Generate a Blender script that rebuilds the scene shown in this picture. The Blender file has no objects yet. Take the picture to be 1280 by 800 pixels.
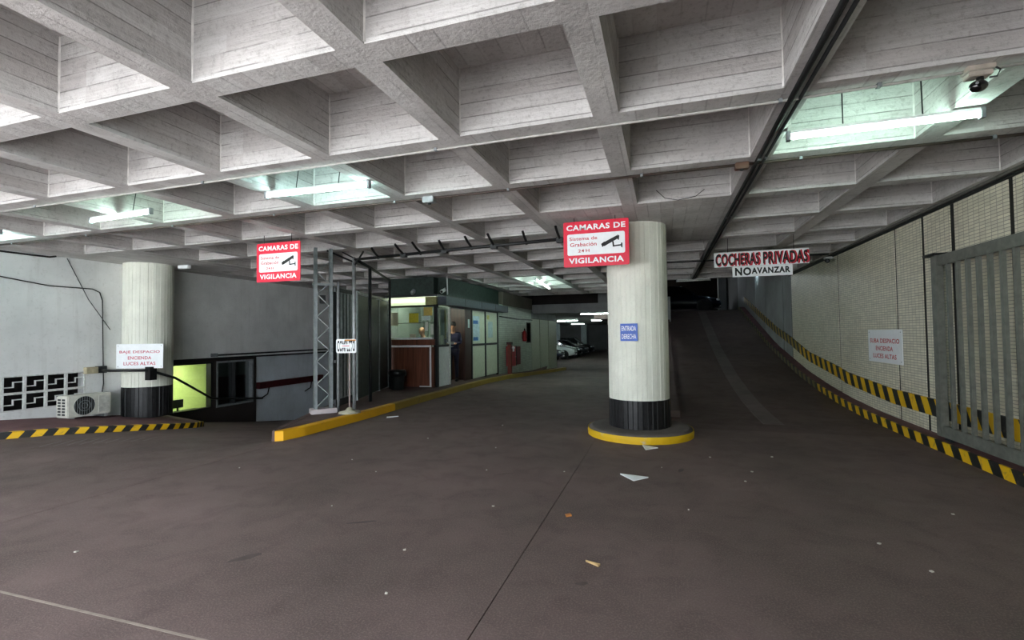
import bpy, bmesh, math, random
from mathutils import Vector, Matrix
random.seed(7)
S = bpy.context.scene
C = S.collection
PI = math.pi

# ------------------------------------------------------------------ camera, sky, sun, exposure
cam_d = bpy.data.cameras.new('camera'); cam = bpy.data.objects.new('camera', cam_d); C.objects.link(cam)
cam_d.sensor_width = 36.0; cam_d.lens = 36.0 * 597.35 / 1280.0; cam_d.clip_start = 0.05; cam_d.clip_end = 300
YAW, PIT, ROL = 0.3066, 0.0302, -0.0123
def _cam_matrix():
    cr, sr, cp, sp, cy, sy = math.cos(ROL), math.sin(ROL), math.cos(PIT), math.sin(PIT), math.cos(YAW), math.sin(YAW)
    def w(x3, y2, z3):
        x = cr*x3 - sr*z3; z2 = sr*x3 + cr*z3
        y = cp*y2 - sp*z2; z = sp*y2 + cp*z2
        return Vector((cy*x - sy*y, sy*x + cy*y, z))
    X, Z, Y = w(1, 0, 0), w(0, -1, 0), w(0, 0, 1)
    m = Matrix.Identity(4)
    for k in range(3): m[k][0], m[k][1], m[k][2] = X[k], Y[k], Z[k]
    m[2][3] = 1.5
    return m
cam.matrix_world = _cam_matrix()
S.camera = cam

W = bpy.data.worlds.new('world'); S.world = W; W.use_nodes = True
bg = W.node_tree.nodes['Background']; bg.inputs[0].default_value = (0.86, 0.93, 1.0, 1); bg.inputs[1].default_value = 1.45
sun_d = bpy.data.lights.new('sun', 'SUN'); sun = bpy.data.objects.new('sun', sun_d); C.objects.link(sun)
sun_d.energy = 9.0; sun_d.angle = math.radians(1.0); sun_d.color = (1.0, 0.98, 0.95)
sun.rotation_euler = (math.radians(-24), 0, math.radians(-18)); sun.location = (0, -8, 14)   # sun high behind the building: it only reaches the street
S.view_settings.view_transform = 'Standard'; S.view_settings.look = 'None'
S.view_settings.gamma = 1.0; S.view_settings.use_curve_mapping = False
S.view_settings.exposure = 2.52
try:
    S.cycles.max_bounces = 8; S.cycles.diffuse_bounces = 6; S.cycles.glossy_bounces = 4; S.cycles.transparent_max_bounces = 12
    S.cycles.sample_clamp_indirect = 6.0
    S.cycles.caustics_reflective = False; S.cycles.caustics_refractive = False
except Exception: pass

# ------------------------------------------------------------------ materials
def lin(c): return tuple((v/12.92 if v <= 0.04045 else ((v+0.055)/1.055)**2.4) for v in c)
def hexc(r, g, b): return lin((r/255, g/255, b/255)) + (1,)
MATS = {}
def new_mat(name):
    m = bpy.data.materials.new(name); m.use_nodes = True
    return m, m.node_tree.nodes, m.node_tree.links, m.node_tree.nodes['Principled BSDF']
def N(ns, t, **kw):
    n = ns.new(t)
    for k, v in kw.items():
        if k.startswith('i_'):
            key = k[2:]; key = int(key) if key.isdigit() else key
            n.inputs[key].default_value = v
        else: setattr(n, k, v)
    return n
def mathn(ns, ls, op, a, b=None, c=None, clamp=False):
    n = ns.new('ShaderNodeMath'); n.operation = op; n.use_clamp = clamp
    for k, v in enumerate((a, b, c)):
        if v is None: continue
        if isinstance(v, (int, float)): n.inputs[k].default_value = v
        else: ls.new(v, n.inputs[k])
    return n.outputs[0]
def mixc(ns, ls, fac, a, b, blend='MIX'):
    n = ns.new('ShaderNodeMix'); n.data_type = 'RGBA'; n.blend_type = blend
    for idx, v in ((0, fac), (6, a), (7, b)):
        if isinstance(v, (int, float)): n.inputs[idx].default_value = v
        elif isinstance(v, tuple): n.inputs[idx].default_value = v
        else: ls.new(v, n.inputs[idx])
    return n.outputs[2]
def ramp(ns, ls, src, p0, p1):
    n = ns.new('ShaderNodeMapRange'); n.clamp = True
    ls.new(src, n.inputs[0]); n.inputs[1].default_value = p0; n.inputs[2].default_value = p1
    return n.outputs[0]
def plain(name, rgb, rough=0.6, metal=0.0, var=0.12, scale=14.0, spec=0.4, bump=0.0):
    """painted / metal / plastic with slight tonal grain"""
    if name in MATS: return MATS[name]
    m, ns, ls, b = new_mat(name)
    tc = N(ns, 'ShaderNodeTexCoord'); nz = N(ns, 'ShaderNodeTexNoise', i_Scale=scale, i_Detail=4.0)
    ls.new(tc.outputs['Object'], nz.inputs['Vector'])
    col = hexc(*rgb); dk = tuple(v*(1-var*2.2) for v in col[:3]) + (1,); lt = tuple(min(1, v*(1+var)) for v in col[:3]) + (1,)
    ls.new(mixc(ns, ls, ramp(ns, ls, nz.outputs[0], 0.3, 0.7), dk, lt), b.inputs['Base Color'])
    b.inputs['Roughness'].default_value = rough; b.inputs['Metallic'].default_value = metal
    b.inputs['Specular IOR Level'].default_value = spec
    if bump:
        bp = N(ns, 'ShaderNodeBump', i_Strength=bump, i_Distance=0.01); ls.new(nz.outputs[0], bp.inputs['Height']); ls.new(bp.outputs[0], b.inputs['Normal'])
    MATS[name] = m; return m
def emit(name, rgb, strength):
    if name in MATS: return MATS[name]
    m, ns, ls, b = new_mat(name)
    b.inputs['Base Color'].default_value = (0.8, 0.8, 0.8, 1)
    b.inputs['Emission Color'].default_value = rgb + (1,); b.inputs['Emission Strength'].default_value = strength
    MATS[name] = m; return m
def glass(name, tint=(0.9, 0.95, 0.93), refl=0.12):
    if name in MATS: return MATS[name]
    m = bpy.data.materials.new(name); m.use_nodes = True; ns, ls = m.node_tree.nodes, m.node_tree.links
    ns.remove(ns['Principled BSDF']); out = ns['Material Output']
    t = N(ns, 'ShaderNodeBsdfTransparent'); t.inputs[0].default_value = tint + (1,)
    g = N(ns, 'ShaderNodeBsdfGlossy'); g.inputs['Roughness'].default_value = 0.03
    lw = N(ns, 'ShaderNodeLayerWeight', i_Blend=0.35)
    fac = mathn(ns, ls, 'MULTIPLY_ADD', lw.outputs['Fresnel'], 0.5, refl*0.4, clamp=True)
    mx = N(ns, 'ShaderNodeMixShader'); ls.new(fac, mx.inputs[0]); ls.new(t.outputs[0], mx.inputs[1]); ls.new(g.outputs[0], mx.inputs[2])
    ls.new(mx.outputs[0], out.inputs[0]); MATS[name] = m; return m
def concrete_board(name, base=(176, 173, 168), horizontal=True):
    """board-marked raw concrete: plank imprints stacked in height on upright faces, across on soffits"""
    m, ns, ls, b = new_mat(name)
    tc = N(ns, 'ShaderNodeTexCoord'); sp = N(ns, 'ShaderNodeSeparateXYZ'); ls.new(tc.outputs['Object'], sp.inputs[0])
    geo = N(ns, 'ShaderNodeNewGeometry'); sn = N(ns, 'ShaderNodeSeparateXYZ'); ls.new(geo.outputs['Normal'], sn.inputs[0])
    isflat = mathn(ns, ls, 'GREATER_THAN', mathn(ns, ls, 'ABSOLUTE', sn.outputs[2]), 0.6)
    wob = N(ns, 'ShaderNodeTexNoise', i_Scale=0.9, i_Detail=2.0); ls.new(tc.outputs['Object'], wob.inputs['Vector'])
    wv = mathn(ns, ls, 'MULTIPLY', wob.outputs[0], 0.05)
    s_up = mathn(ns, ls, 'ADD', mathn(ns, ls, 'DIVIDE', sp.outputs[2], 0.112), wv)
    s_fl = mathn(ns, ls, 'DIVIDE', sp.outputs[0], 0.16)
    s = N(ns, 'ShaderNodeMix'); ls.new(isflat, s.inputs[0]); ls.new(s_up, s.inputs[2]); ls.new(s_fl, s.inputs[3])
    sv = s.outputs[0]
    fr = mathn(ns, ls, 'FRACT', sv); fl = mathn(ns, ls, 'FLOOR', sv)
    edge = mathn(ns, ls, 'MINIMUM', fr, mathn(ns, ls, 'SUBTRACT', 1.0, fr))
    cellx = mathn(ns, ls, 'FLOOR', mathn(ns, ls, 'DIVIDE', sp.outputs[0], 1.2533)); celly = mathn(ns, ls, 'FLOOR', mathn(ns, ls, 'DIVIDE', sp.outputs[1], 1.2918))
    cv = N(ns, 'ShaderNodeCombineXYZ'); ls.new(fl, cv.inputs[0]); ls.new(cellx, cv.inputs[1]); ls.new(celly, cv.inputs[2])
    wn = N(ns, 'ShaderNodeTexWhiteNoise'); wn.noise_dimensions = '3D'; ls.new(cv.outputs[0], wn.inputs['Vector'])
    # seams come and go along the plank
    st = N(ns, 'ShaderNodeTexNoise', i_Scale=2.3, i_Detail=3.0); ls.new(tc.outputs['Object'], st.inputs['Vector'])
    seam = mathn(ns, ls, 'MULTIPLY', mathn(ns, ls, 'LESS_THAN', edge, 0.036), ramp(ns, ls, st.outputs[0], 0.42, 0.56))
    seam = mathn(ns, ls, 'MULTIPLY', seam, mathn(ns, ls, 'MULTIPLY_ADD', isflat, -0.6, 1.0))
    # wood grain: noise stretched along the boards
    mp = N(ns, 'ShaderNodeMapping'); mp.inputs['Scale'].default_value = (2.2, 2.2, 42.0); ls.new(tc.outputs['Object'], mp.inputs[0])
    gr = N(ns, 'ShaderNodeTexNoise', i_Scale=1.0, i_Detail=6.0, i_Roughness=0.65); ls.new(mp.outputs[0], gr.inputs['Vector'])
    bl = N(ns, 'ShaderNodeTexNoise', i_Scale=1.4, i_Detail=6.0, i_Roughness=0.6); ls.new(tc.outputs['Object'], bl.inputs['Vector'])
    pit = N(ns, 'ShaderNodeTexNoise', i_Scale=26.0, i_Detail=5.0, i_Roughness=0.7); ls.new(tc.outputs['Object'], pit.inputs['Vector'])
    base_c = hexc(*base)
    c = mixc(ns, ls, ramp(ns, ls, bl.outputs[0], 0.25, 0.75), tuple(v*0.74 for v in base_c[:3])+(1,), tuple(min(1, v*1.14) for v in base_c[:3])+(1,))
    c = mixc(ns, ls, mathn(ns, ls, 'MULTIPLY', wn.outputs[0], 0.42), c, (0.6, 0.55, 0.54, 1), 'MULTIPLY')
    c = mixc(ns, ls, mathn(ns, ls, 'MULTIPLY', ramp(ns, ls, gr.outputs[0], 0.42, 0.72), 0.36), c, (0.6, 0.59, 0.58, 1), 'MULTIPLY')
    c = mixc(ns, ls, mathn(ns, ls, 'MULTIPLY', ramp(ns, ls, pit.outputs[0], 0.52, 0.68), 0.55), c, (0.56, 0.55, 0.54, 1), 'MULTIPLY')
    c = mixc(ns, ls, mathn(ns, ls, 'MULTIPLY', seam, 0.6), c, (0.13, 0.12, 0.115, 1))
    ls.new(c, b.inputs['Base Color']); b.inputs['Roughness'].default_value = 0.9; b.inputs['Specular IOR Level'].default_value = 0.15
    h = mathn(ns, ls, 'ADD', mathn(ns, ls, 'MULTIPLY', gr.outputs[0], 0.5), mathn(ns, ls, 'MULTIPLY', pit.outputs[0], 0.6))
    h = mathn(ns, ls, 'SUBTRACT', h, mathn(ns, ls, 'MULTIPLY', seam, 1.2)); h = mathn(ns, ls, 'ADD', h, mathn(ns, ls, 'MULTIPLY', wn.outputs[0], 0.5))
    bp = N(ns, 'ShaderNodeBump', i_Strength=0.8, i_Distance=0.016); ls.new(h, bp.inputs['Height']); ls.new(bp.outputs[0], b.inputs['Normal'])
    return m
def plaster(name, rgb, var=0.2, scale=1.2, rough=0.85, bump=0.2):
    m, ns, ls, b = new_mat(name)
    tc = N(ns, 'ShaderNodeTexCoord')
    a = N(ns, 'ShaderNodeTexNoise', i_Scale=scale, i_Detail=7.0, i_Roughness=0.6); ls.new(tc.outputs['Object'], a.inputs['Vector'])
    f = N(ns, 'ShaderNodeTexNoise', i_Scale=scale*22, i_Detail=5.0, i_Roughness=0.65); ls.new(tc.outputs['Object'], f.inputs['Vector'])
    mp = N(ns, 'ShaderNodeMapping'); mp.inputs['Scale'].default_value = (7, 7, 0.5); ls.new(tc.outputs['Object'], mp.inputs[0])
    d = N(ns, 'ShaderNodeTexNoise', i_Scale=1.0, i_Detail=4.0); ls.new(mp.outputs[0], d.inputs['Vector'])
    col = hexc(*rgb)
    c = mixc(ns, ls, ramp(ns, ls, a.outputs[0], 0.3, 0.7), tuple(v*(1-var*1.6) for v in col[:3])+(1,), tuple(min(1, v*(1+var*0.6)) for v in col[:3])+(1,))
    c = mixc(ns, ls, mathn(ns, ls, 'MULTIPLY', ramp(ns, ls, f.outputs[0], 0.55, 0.75), 0.4), c, (0.6, 0.58, 0.56, 1), 'MULTIPLY')
    c = mixc(ns, ls, mathn(ns, ls, 'MULTIPLY', ramp(ns, ls, d.outputs[0], 0.55, 0.8), 0.35), c, (0.62, 0.6, 0.57, 1), 'MULTIPLY')
    ls.new(c, b.inputs['Base Color']); b.inputs['Roughness'].default_value = rough; b.inputs['Specular IOR Level'].default_value = 0.25
    bp = N(ns, 'ShaderNodeBump', i_Strength=bump, i_Distance=0.01); ls.new(f.outputs[0], bp.inputs['Height']); ls.new(bp.outputs[0], b.inputs['Normal'])
    return m
def asphalt(name, rgb, rough=0.62):
    m, ns, ls, b = new_mat(name)
    tc = N(ns, 'ShaderNodeTexCoord')
    a = N(ns, 'ShaderNodeTexNoise', i_Scale=0.55, i_Detail=7.0, i_Roughness=0.62); ls.new(tc.outputs['Object'], a.inputs['Vector'])
    a2 = N(ns, 'ShaderNodeTexNoise', i_Scale=3.1, i_Detail=6.0, i_Roughness=0.6, i_Distortion=0.6); ls.new(tc.outputs['Object'], a2.inputs['Vector'])
    f = N(ns, 'ShaderNodeTexNoise', i_Scale=90.0, i_Detail=3.0, i_Roughness=0.7); ls.new(tc.outputs['Object'], f.inputs['Vector'])
    v = N(ns, 'ShaderNodeTexVoronoi', i_Scale=38.0); ls.new(tc.outputs['Object'], v.inputs['Vector'])
    col = hexc(*rgb)
    c = mixc(ns, ls, ramp(ns, ls, a.outputs[0], 0.32, 0.68), (col[0]*0.70, col[1]*0.72, col[2]*0.70, 1), (col[0]*1.26, col[1]*1.2, col[2]*1.22, 1))
    c = mixc(ns, ls, mathn(ns, ls, 'MULTIPLY', ramp(ns, ls, a2.outputs[0], 0.48, 0.74), 0.5), c, tuple(x*0.55 for x in col[:3])+(1,))
    c = mixc(ns, ls, mathn(ns, ls, 'MULTIPLY', ramp(ns, ls, f.outputs[0], 0.48, 0.72), 0.6), c, tuple(min(1, x*1.9) for x in col[:3])+(1,))
    speck = mathn(ns, ls, 'LESS_THAN', v.outputs['Distance'], 0.06)
    wn = N(ns, 'ShaderNodeTexWhiteNoise'); ls.new(v.outputs['Position'], wn.inputs['Vector'])
    speck = mathn(ns, ls, 'MULTIPLY', speck, mathn(ns, ls, 'GREATER_THAN', wn.outputs[0], 0.93))
    c = mixc(ns, ls, mathn(ns, ls, 'MULTIPLY', speck, 0.5), c, (0.42, 0.4, 0.38, 1))
    ls.new(c, b.inputs['Base Color'])
    ls.new(mathn(ns, ls, 'MULTIPLY_ADD', a2.outputs[0], 0.3, rough-0.05), b.inputs['Roughness']); b.inputs['Specular IOR Level'].default_value = 0.12
    bp = N(ns, 'ShaderNodeBump', i_Strength=0.35, i_Distance=0.006); ls.new(f.outputs[0], bp.inputs['Height']); ls.new(bp.outputs[0], b.inputs['Normal'])
    return m
def stripes(name, ax, ay, az, period, phase=0.0, ca=(226, 178, 10), cb=(22, 22, 22), wear=0.3):
    m, ns, ls, b = new_mat(name)
    tc = N(ns, 'ShaderNodeTexCoord'); sp = N(ns, 'ShaderNodeSeparateXYZ'); ls.new(tc.outputs['Object'], sp.inputs[0])
    s = mathn(ns, ls, 'MULTIPLY_ADD', sp.outputs[0], ax, phase); s = mathn(ns, ls, 'MULTIPLY_ADD', sp.outputs[1], ay, s); s = mathn(ns, ls, 'MULTIPLY_ADD', sp.outputs[2], az, s)
    fr = mathn(ns, ls, 'FRACT', mathn(ns, ls, 'DIVIDE', s, period))
    k = mathn(ns, ls, 'LESS_THAN', fr, 0.5)
    c = mixc(ns, ls, k, hexc(*cb), hexc(*ca))
    f = N(ns, 'ShaderNodeTexNoise', i_Scale=9.0, i_Detail=6.0, i_Roughness=0.7); ls.new(tc.outputs['Object'], f.inputs['Vector'])
    c = mixc(ns, ls, mathn(ns, ls, 'MULTIPLY', ramp(ns, ls, f.outputs[0], 0.56, 0.7), wear*1.6), c, hexc(92, 78, 72))
    ls.new(c, b.inputs['Base Color']); b.inputs['Roughness'].default_value = 0.6
    return m
def kerb_paint(name, rgb, under=(96, 84, 76), amount=0.5):
    m, ns, ls, b = new_mat(name)
    tc = N(ns, 'ShaderNodeTexCoord'); f = N(ns, 'ShaderNodeTexNoise', i_Scale=5.0, i_Detail=8.0, i_Roughness=0.72); ls.new(tc.outputs['Object'], f.inputs['Vector'])
    g = N(ns, 'ShaderNodeTexNoise', i_Scale=1.1, i_Detail=5.0); ls.new(tc.outputs['Object'], g.inputs['Vector'])
    col = hexc(*rgb)
    c = mixc(ns, ls, ramp(ns, ls, g.outputs[0], 0.3, 0.7), tuple(x*0.78 for x in col[:3])+(1,), col)
    c = mixc(ns, ls, mathn(ns, ls, 'MULTIPLY', ramp(ns, ls, f.outputs[0], 0.6, 0.7), amount), c, hexc(*under))
    ls.new(c, b.inputs['Base Color']); b.inputs['Roughness'].default_value = 0.65; return m
def mosaic(name, plane='YZ', rgb=(232, 225, 204), tw=0.1, th=0.038):
    """small glazed mosaic bricks, too fine to pick apart"""
    m, ns, ls, b = new_mat(name)
    tc = N(ns, 'ShaderNodeTexCoord'); sp = N(ns, 'ShaderNodeSeparateXYZ'); ls.new(tc.outputs['Object'], sp.inputs[0])
    cv = N(ns, 'ShaderNodeCombineXYZ'); ls.new(sp.outputs[1 if plane == 'YZ' else 0], cv.inputs[0]); ls.new(sp.outputs[2], cv.inputs[1])
    br = N(ns, 'ShaderNodeTexBrick'); ls.new(cv.outputs[0], br.inputs['Vector'])
    br.offset = 0.0; br.inputs['Scale'].default_value = 1.0; br.inputs['Brick Width'].default_value = tw; br.inputs['Row Height'].default_value = th
    br.inputs['Mortar Size'].default_value = 0.0042; br.inputs['Mortar Smooth'].default_value = 0.3
    col = hexc(*rgb)
    br.inputs['Color1'].default_value = col; br.inputs['Color2'].default_value = tuple(x*0.82 for x in col[:3])+(1,); br.inputs['Mortar'].default_value = tuple(x*0.42 for x in col[:3])+(1,)
    a = N(ns, 'ShaderNodeTexNoise', i_Scale=0.9, i_Detail=7.0, i_Roughness=0.65); ls.new(tc.outputs['Object'], a.inputs['Vector'])
    c = mixc(ns, ls, mathn(ns, ls, 'MULTIPLY', ramp(ns, ls, a.outputs[0], 0.48, 0.75), 0.45), br.outputs['Color'], (0.6, 0.55, 0.46, 1), 'MULTIPLY')
    ls.new(c, b.inputs['Base Color']); b.inputs['Roughness'].default_value = 0.45; b.inputs['Specular IOR Level'].default_value = 0.4
    bp = N(ns, 'ShaderNodeBump', i_Strength=0.6, i_Distance=0.008); bp.invert = True; ls.new(br.outputs['Fac'], bp.inputs['Height']); ls.new(bp.outputs[0], b.inputs['Normal'])
    return m
def wood(name, rgb):
    m, ns, ls, b = new_mat(name)
    tc = N(ns, 'ShaderNodeTexCoord'); mp = N(ns, 'ShaderNodeMapping'); mp.inputs['Scale'].default_value = (22, 22, 1.2); ls.new(tc.outputs['Object'], mp.inputs[0])
    g = N(ns, 'ShaderNodeTexNoise', i_Scale=1.0, i_Detail=5.0); ls.new(mp.outputs[0], g.inputs['Vector']); col = hexc(*rgb)
    ls.new(mixc(ns, ls, ramp(ns, ls, g.outputs[0], 0.35, 0.65), tuple(x*0.6 for x in col[:3])+(1,), tuple(min(1, x*1.25) for x in col[:3])+(1,)), b.inputs['Base Color'])
    b.inputs['Roughness'].default_value = 0.45; return m

M_CEIL = concrete_board('board_marked_concrete', (214, 213, 211))
M_FLOOR = asphalt('dark_floor_concrete', (107, 93, 90))
M_RAMP = asphalt('ramp_concrete', (98, 85, 82))
M_STRIP = asphalt('smooth_ramp_strip', (114, 104, 103))
M_STREET = asphalt('street_asphalt', (174, 175, 176), 0.8)
M_WALL = plaster('white_plaster', (226, 226, 226), 0.12, 0.8)
M_WALL2 = plaster('grey_plaster', (170, 172, 172), 0.14)
M_GREYP = plaster('grey_render', (150, 152, 152), 0.14)
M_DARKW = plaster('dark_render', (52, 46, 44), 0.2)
M_RED = plaster('red_walk', (118, 86, 89), 0.2, 2.0)
M_COLW = plaster('column_white_paint', (232, 232, 220), 0.08, 2.2, 0.6)
M_COLB = plain('column_black_paint', (26, 26, 28), 0.4, var=0.3)
M_STR_L = stripes('kerb_stripes_left', -0.05, 0.75, -0.5, 0.178, 0.05)
M_STR_R = stripes('kerb_stripes_right', 0.0, 1.0, -0.6, 0.345, -0.009, wear=.45)
M_STR_B = stripes('wall_band_stripes', 0.0, 1.0, -0.55, 0.35, 0.1)
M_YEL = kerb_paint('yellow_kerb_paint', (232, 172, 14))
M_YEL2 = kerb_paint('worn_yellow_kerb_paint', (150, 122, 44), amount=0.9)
M_YELP = kerb_paint('plinth_yellow_paint', (228, 184, 16), (190, 180, 172), 0.85)
M_TILE = mosaic('mosaic_tile')
M_TILEG = mosaic('booth_wall_tile', 'YZ', (176, 186, 170), 0.3, 0.075)
M_BLACK = plain('black_paint', (20, 20, 21), 0.45)
M_DK = plain('dark_metal', (52, 54, 56), 0.45, 0.4)
M_GATE = plain('gate_grey_paint', (112, 113, 106), 0.5, 0.1)
M_GALV = plain('galvanised_steel', (164, 168, 170), 0.45, 0.3)
M_GREYM = plain('grey_metal', (140, 145, 148), 0.5, 0.3)
M_WHITE = plain('white_paint', (226, 228, 228), 0.5, var=0.05)
M_SIGNW = plain('sign_white', (244, 246, 248), 0.4, var=0.02)
M_SIGNR = plain('sign_red', (226, 30, 62), 0.4, var=0.04)
M_TXTR = plain('red_lettering', (196, 34, 56), 0.5, var=0.04)
M_TXTP = plain('faded_red_lettering', (206, 92, 112), 0.5, var=0.1)
M_TXTK = plain('black_lettering', (14, 14, 15), 0.5, var=0.04)
M_BLUE = plain('blue_sheet', (58, 96, 190), 0.45, var=0.1)
M_WOOD = wood('brown_laminate', (108, 62, 44))
M_DKWOOD = wood('dark_brown_door', (58, 34, 28))
M_GLASS = glass('window_glass')
M_DGLASS = glass('dim_glass', (0.5, 0.55, 0.55), 0.5)
M_TUBE = emit('fluorescent_tube', (0.64, 1.0, 0.95), 12.0); M_TUBEG = emit('greenish_fluorescent_tube', (0.66, 1.0, 0.84), 12.0)
M_TUBE2 = emit('far_fluorescent_tube', (0.80, 1.0, 0.93), 20.0)
M_RUB = plain('black_rubber', (16, 16, 17), 0.7)
M_SKIN = plain('skin', (190, 140, 112), 0.55, var=0.08)

# ------------------------------------------------------------------ mesh helpers
class MB:
    def __init__(s, M=None): s.v = []; s.f = []; s.M = M or Matrix.Identity(4)
    def add(s, vs, fs):
        o = len(s.v); s.v += [s.M @ Vector(p) for p in vs]; s.f += [tuple(i+o for i in f) for f in fs]; return s
    def box(s, x0, x1, y0, y1, z0, z1):
        return s.add([(x0,y0,z0),(x1,y0,z0),(x1,y1,z0),(x0,y1,z0),(x0,y0,z1),(x1,y0,z1),(x1,y1,z1),(x0,y1,z1)],
                     [(0,3,2,1),(4,5,6,7),(0,1,5,4),(1,2,6,5),(2,3,7,6),(3,0,4,7)])
    def quad(s, a, b, c, d): return s.add([a,b,c,d], [(0,1,2,3)])
    def prism(s, pts, z0, z1):
        """pts: plan outline (counter-clockwise); z0/z1 numbers or per-point lists"""
        n = len(pts); a = z0 if isinstance(z0, (list, tuple)) else [z0]*n; b = z1 if isinstance(z1, (list, tuple)) else [z1]*n
        vs = [(p[0], p[1], a[i]) for i, p in enumerate(pts)] + [(p[0], p[1], b[i]) for i, p in enumerate(pts)]
        fs = [tuple(range(n-1, -1, -1)), tuple(range(n, 2*n))] + [(i, (i+1) % n, n+(i+1) % n, n+i) for i in range(n)]
        return s.add(vs, fs)
    def tube(s, pts, r, n=8, cap=True):
        pts = [Vector(p) for p in pts]; rings = []; up = Vector((0.13, 0.21, 0.97)).normalized()
        for i, p in enumerate(pts):
            d = (pts[min(i+1, len(pts)-1)] - pts[max(i-1, 0)]).normalized()
            a = d.cross(up)
            if a.length < 1e-3: a = d.cross(Vector((1, 0, 0)))
            a.normalize(); b = d.cross(a); rr = r[i] if isinstance(r, (list, tuple)) else r
            rings.append([p + (a*math.cos(2*PI*k/n) + b*math.sin(2*PI*k/n))*rr for k in range(n)])
        vs = [q for R in rings for q in R]; fs = []
        for i in range(len(pts)-1):
            for k in range(n): fs.append((i*n+k, (i+1)*n+k, (i+1)*n+(k+1) % n, i*n+(k+1) % n))
        if cap: fs.append(tuple(range(n))); fs.append(tuple(range(len(vs)-1, len(vs)-1-n, -1)))
        return s.add(vs, fs)
    def lathe(s, prof, n=24, c=(0,0,0), axis='Z', cap=True):
        vs = []; fs = []
        for (r, z) in prof:
            for k in range(n):
                a = 2*PI*k/n; q = (r*math.cos(a), r*math.sin(a), z)
                if axis == 'X': q = (q[2], q[0], q[1])
                if axis == 'Y': q = (q[0], q[2], q[1])
                vs.append((q[0]+c[0], q[1]+c[1], q[2]+c[2]))
        for i in range(len(prof)-1):
            for k in range(n): fs.append((i*n+k, i*n+(k+1) % n, (i+1)*n+(k+1) % n, (i+1)*n+k))
        if cap: fs.append(tuple(range(n-1, -1, -1))); fs.append(tuple(range((len(prof)-1)*n, len(prof)*n)))
        return s.add(vs, fs)
    def sphere(s, c, r, n=16, m=10, sc=(1,1,1)):
        prof = [(math.sin(PI*i/m), -math.cos(PI*i/m)) for i in range(m+1)]
        vs = []; fs = []
        for (a, z) in prof:
            for k in range(n): vs.append((c[0]+r*sc[0]*a*math.cos(2*PI*k/n), c[1]+r*sc[1]*a*math.sin(2*PI*k/n), c[2]+r*sc[2]*z))
        for i in range(m):
            for k in range(n): fs.append((i*n+k, i*n+(k+1) % n, (i+1)*n+(k+1) % n, (i+1)*n+k))
        return s.add(vs, fs)
    def loft(s, rings, cap=True):
        n = len(rings[0]); vs = [p for R in rings for p in R]; fs = []
        for i in range(len(rings)-1):
            for k in range(n): fs.append((i*n+k, i*n+(k+1) % n, (i+1)*n+(k+1) % n, (i+1)*n+k))
        if cap: fs.append(tuple(range(n-1, -1, -1))); fs.append(tuple(range((len(rings)-1)*n, len(rings)*n)))
        return s.add(vs, fs)
    def build(s, name, mat, parent=None, smooth=False, bevel=0.0, fix=True):
        org = Vector((0, 0, 0)); q = parent
        while q is not None: org += q.location; q = q.parent
        me = bpy.data.meshes.new(name); me.from_pydata([tuple(v-org) for v in s.v], [], s.f); me.update()
        if fix or bevel:
            bm = bmesh.new(); bm.from_mesh(me)
            if fix:
                bmesh.ops.remove_doubles(bm, verts=bm.verts, dist=1e-5); bmesh.ops.recalc_face_normals(bm, faces=bm.faces)
            if bevel: bmesh.ops.bevel(bm, geom=list(bm.edges), offset=bevel, segments=2, affect='EDGES', clamp_overlap=True)
            bm.to_mesh(me); bm.free()
        if smooth:
            for p in me.polygons: p.use_smooth = True
        me.materials.append(mat)
        o = bpy.data.objects.new(name, me); C.objects.link(o)
        if parent is not None: o.parent = parent
        return o
def tag(o, label, cat=None, group=None, kind=None):
    if label: o['label'] = label
    if cat: o['category'] = cat
    if group: o['group'] = group
    if kind: o['kind'] = kind
    return o
def struct(o, label=None): o['kind'] = 'structure'; (o.__setitem__('label', label) if label else None); return o
def thing(name, label, cat, loc=(0,0,0), group=None):
    o = bpy.data.objects.new(name, None); C.objects.link(o); o.location = loc; o.empty_display_size = 0.1
    return tag(o, label, cat, group)
def copy_tree(o, parent=None):
    c = o.copy(); C.objects.link(c)
    if parent is not None: c.parent = parent
    for ch in list(o.children): copy_tree(ch, c)
    return c
def frame(ox, oy, oz, yaw):
    """local x along yaw direction, y behind it, z up"""
    return Matrix.Translation((ox, oy, oz)) @ Matrix.Rotation(yaw, 4, 'Z')
def text_part(name, body, M, size_w, size_h, mat, parent, bold=0.0, depth=0.003):
    """lettering as a thin mesh; M maps x right, y up (text plane) to the world; centred on M's origin and fitted to size_w x size_h"""
    cu = bpy.data.curves.new('lettering', 'FONT'); cu.body = body; cu.align_x = 'CENTER'; cu.align_y = 'CENTER'; cu.size = 1.0
    cu.offset = bold; cu.space_character = 1.0 + 3.2*bold; cu.extrude = 0.0; cu.resolution_u = 3
    t = bpy.data.objects.new('lettering_tmp', cu); C.objects.link(t)
    dg = bpy.context.evaluated_depsgraph_get(); me = bpy.data.meshes.new_from_object(t.evaluated_get(dg))
    bpy.data.objects.remove(t); bpy.data.curves.remove(cu)
    xs = [v.co.x for v in me.vertices]; ys = [v.co.y for v in me.vertices]
    cx, cy = (min(xs)+max(xs))/2, (min(ys)+max(ys))/2; sx = size_w/(max(xs)-min(xs)); sy = size_h/(max(ys)-min(ys))
    org = Vector((0,0,0)); q = parent
    while q is not None: org += q.location; q = q.parent
    for v in me.vertices:
        v.co = (M @ Vector(((v.co.x-cx)*sx, (v.co.y-cy)*sy, depth))) - org
    me.materials.append(mat)
    o = bpy.data.objects.new(name, me); C.objects.link(o); o.parent = parent
    return o
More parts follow.
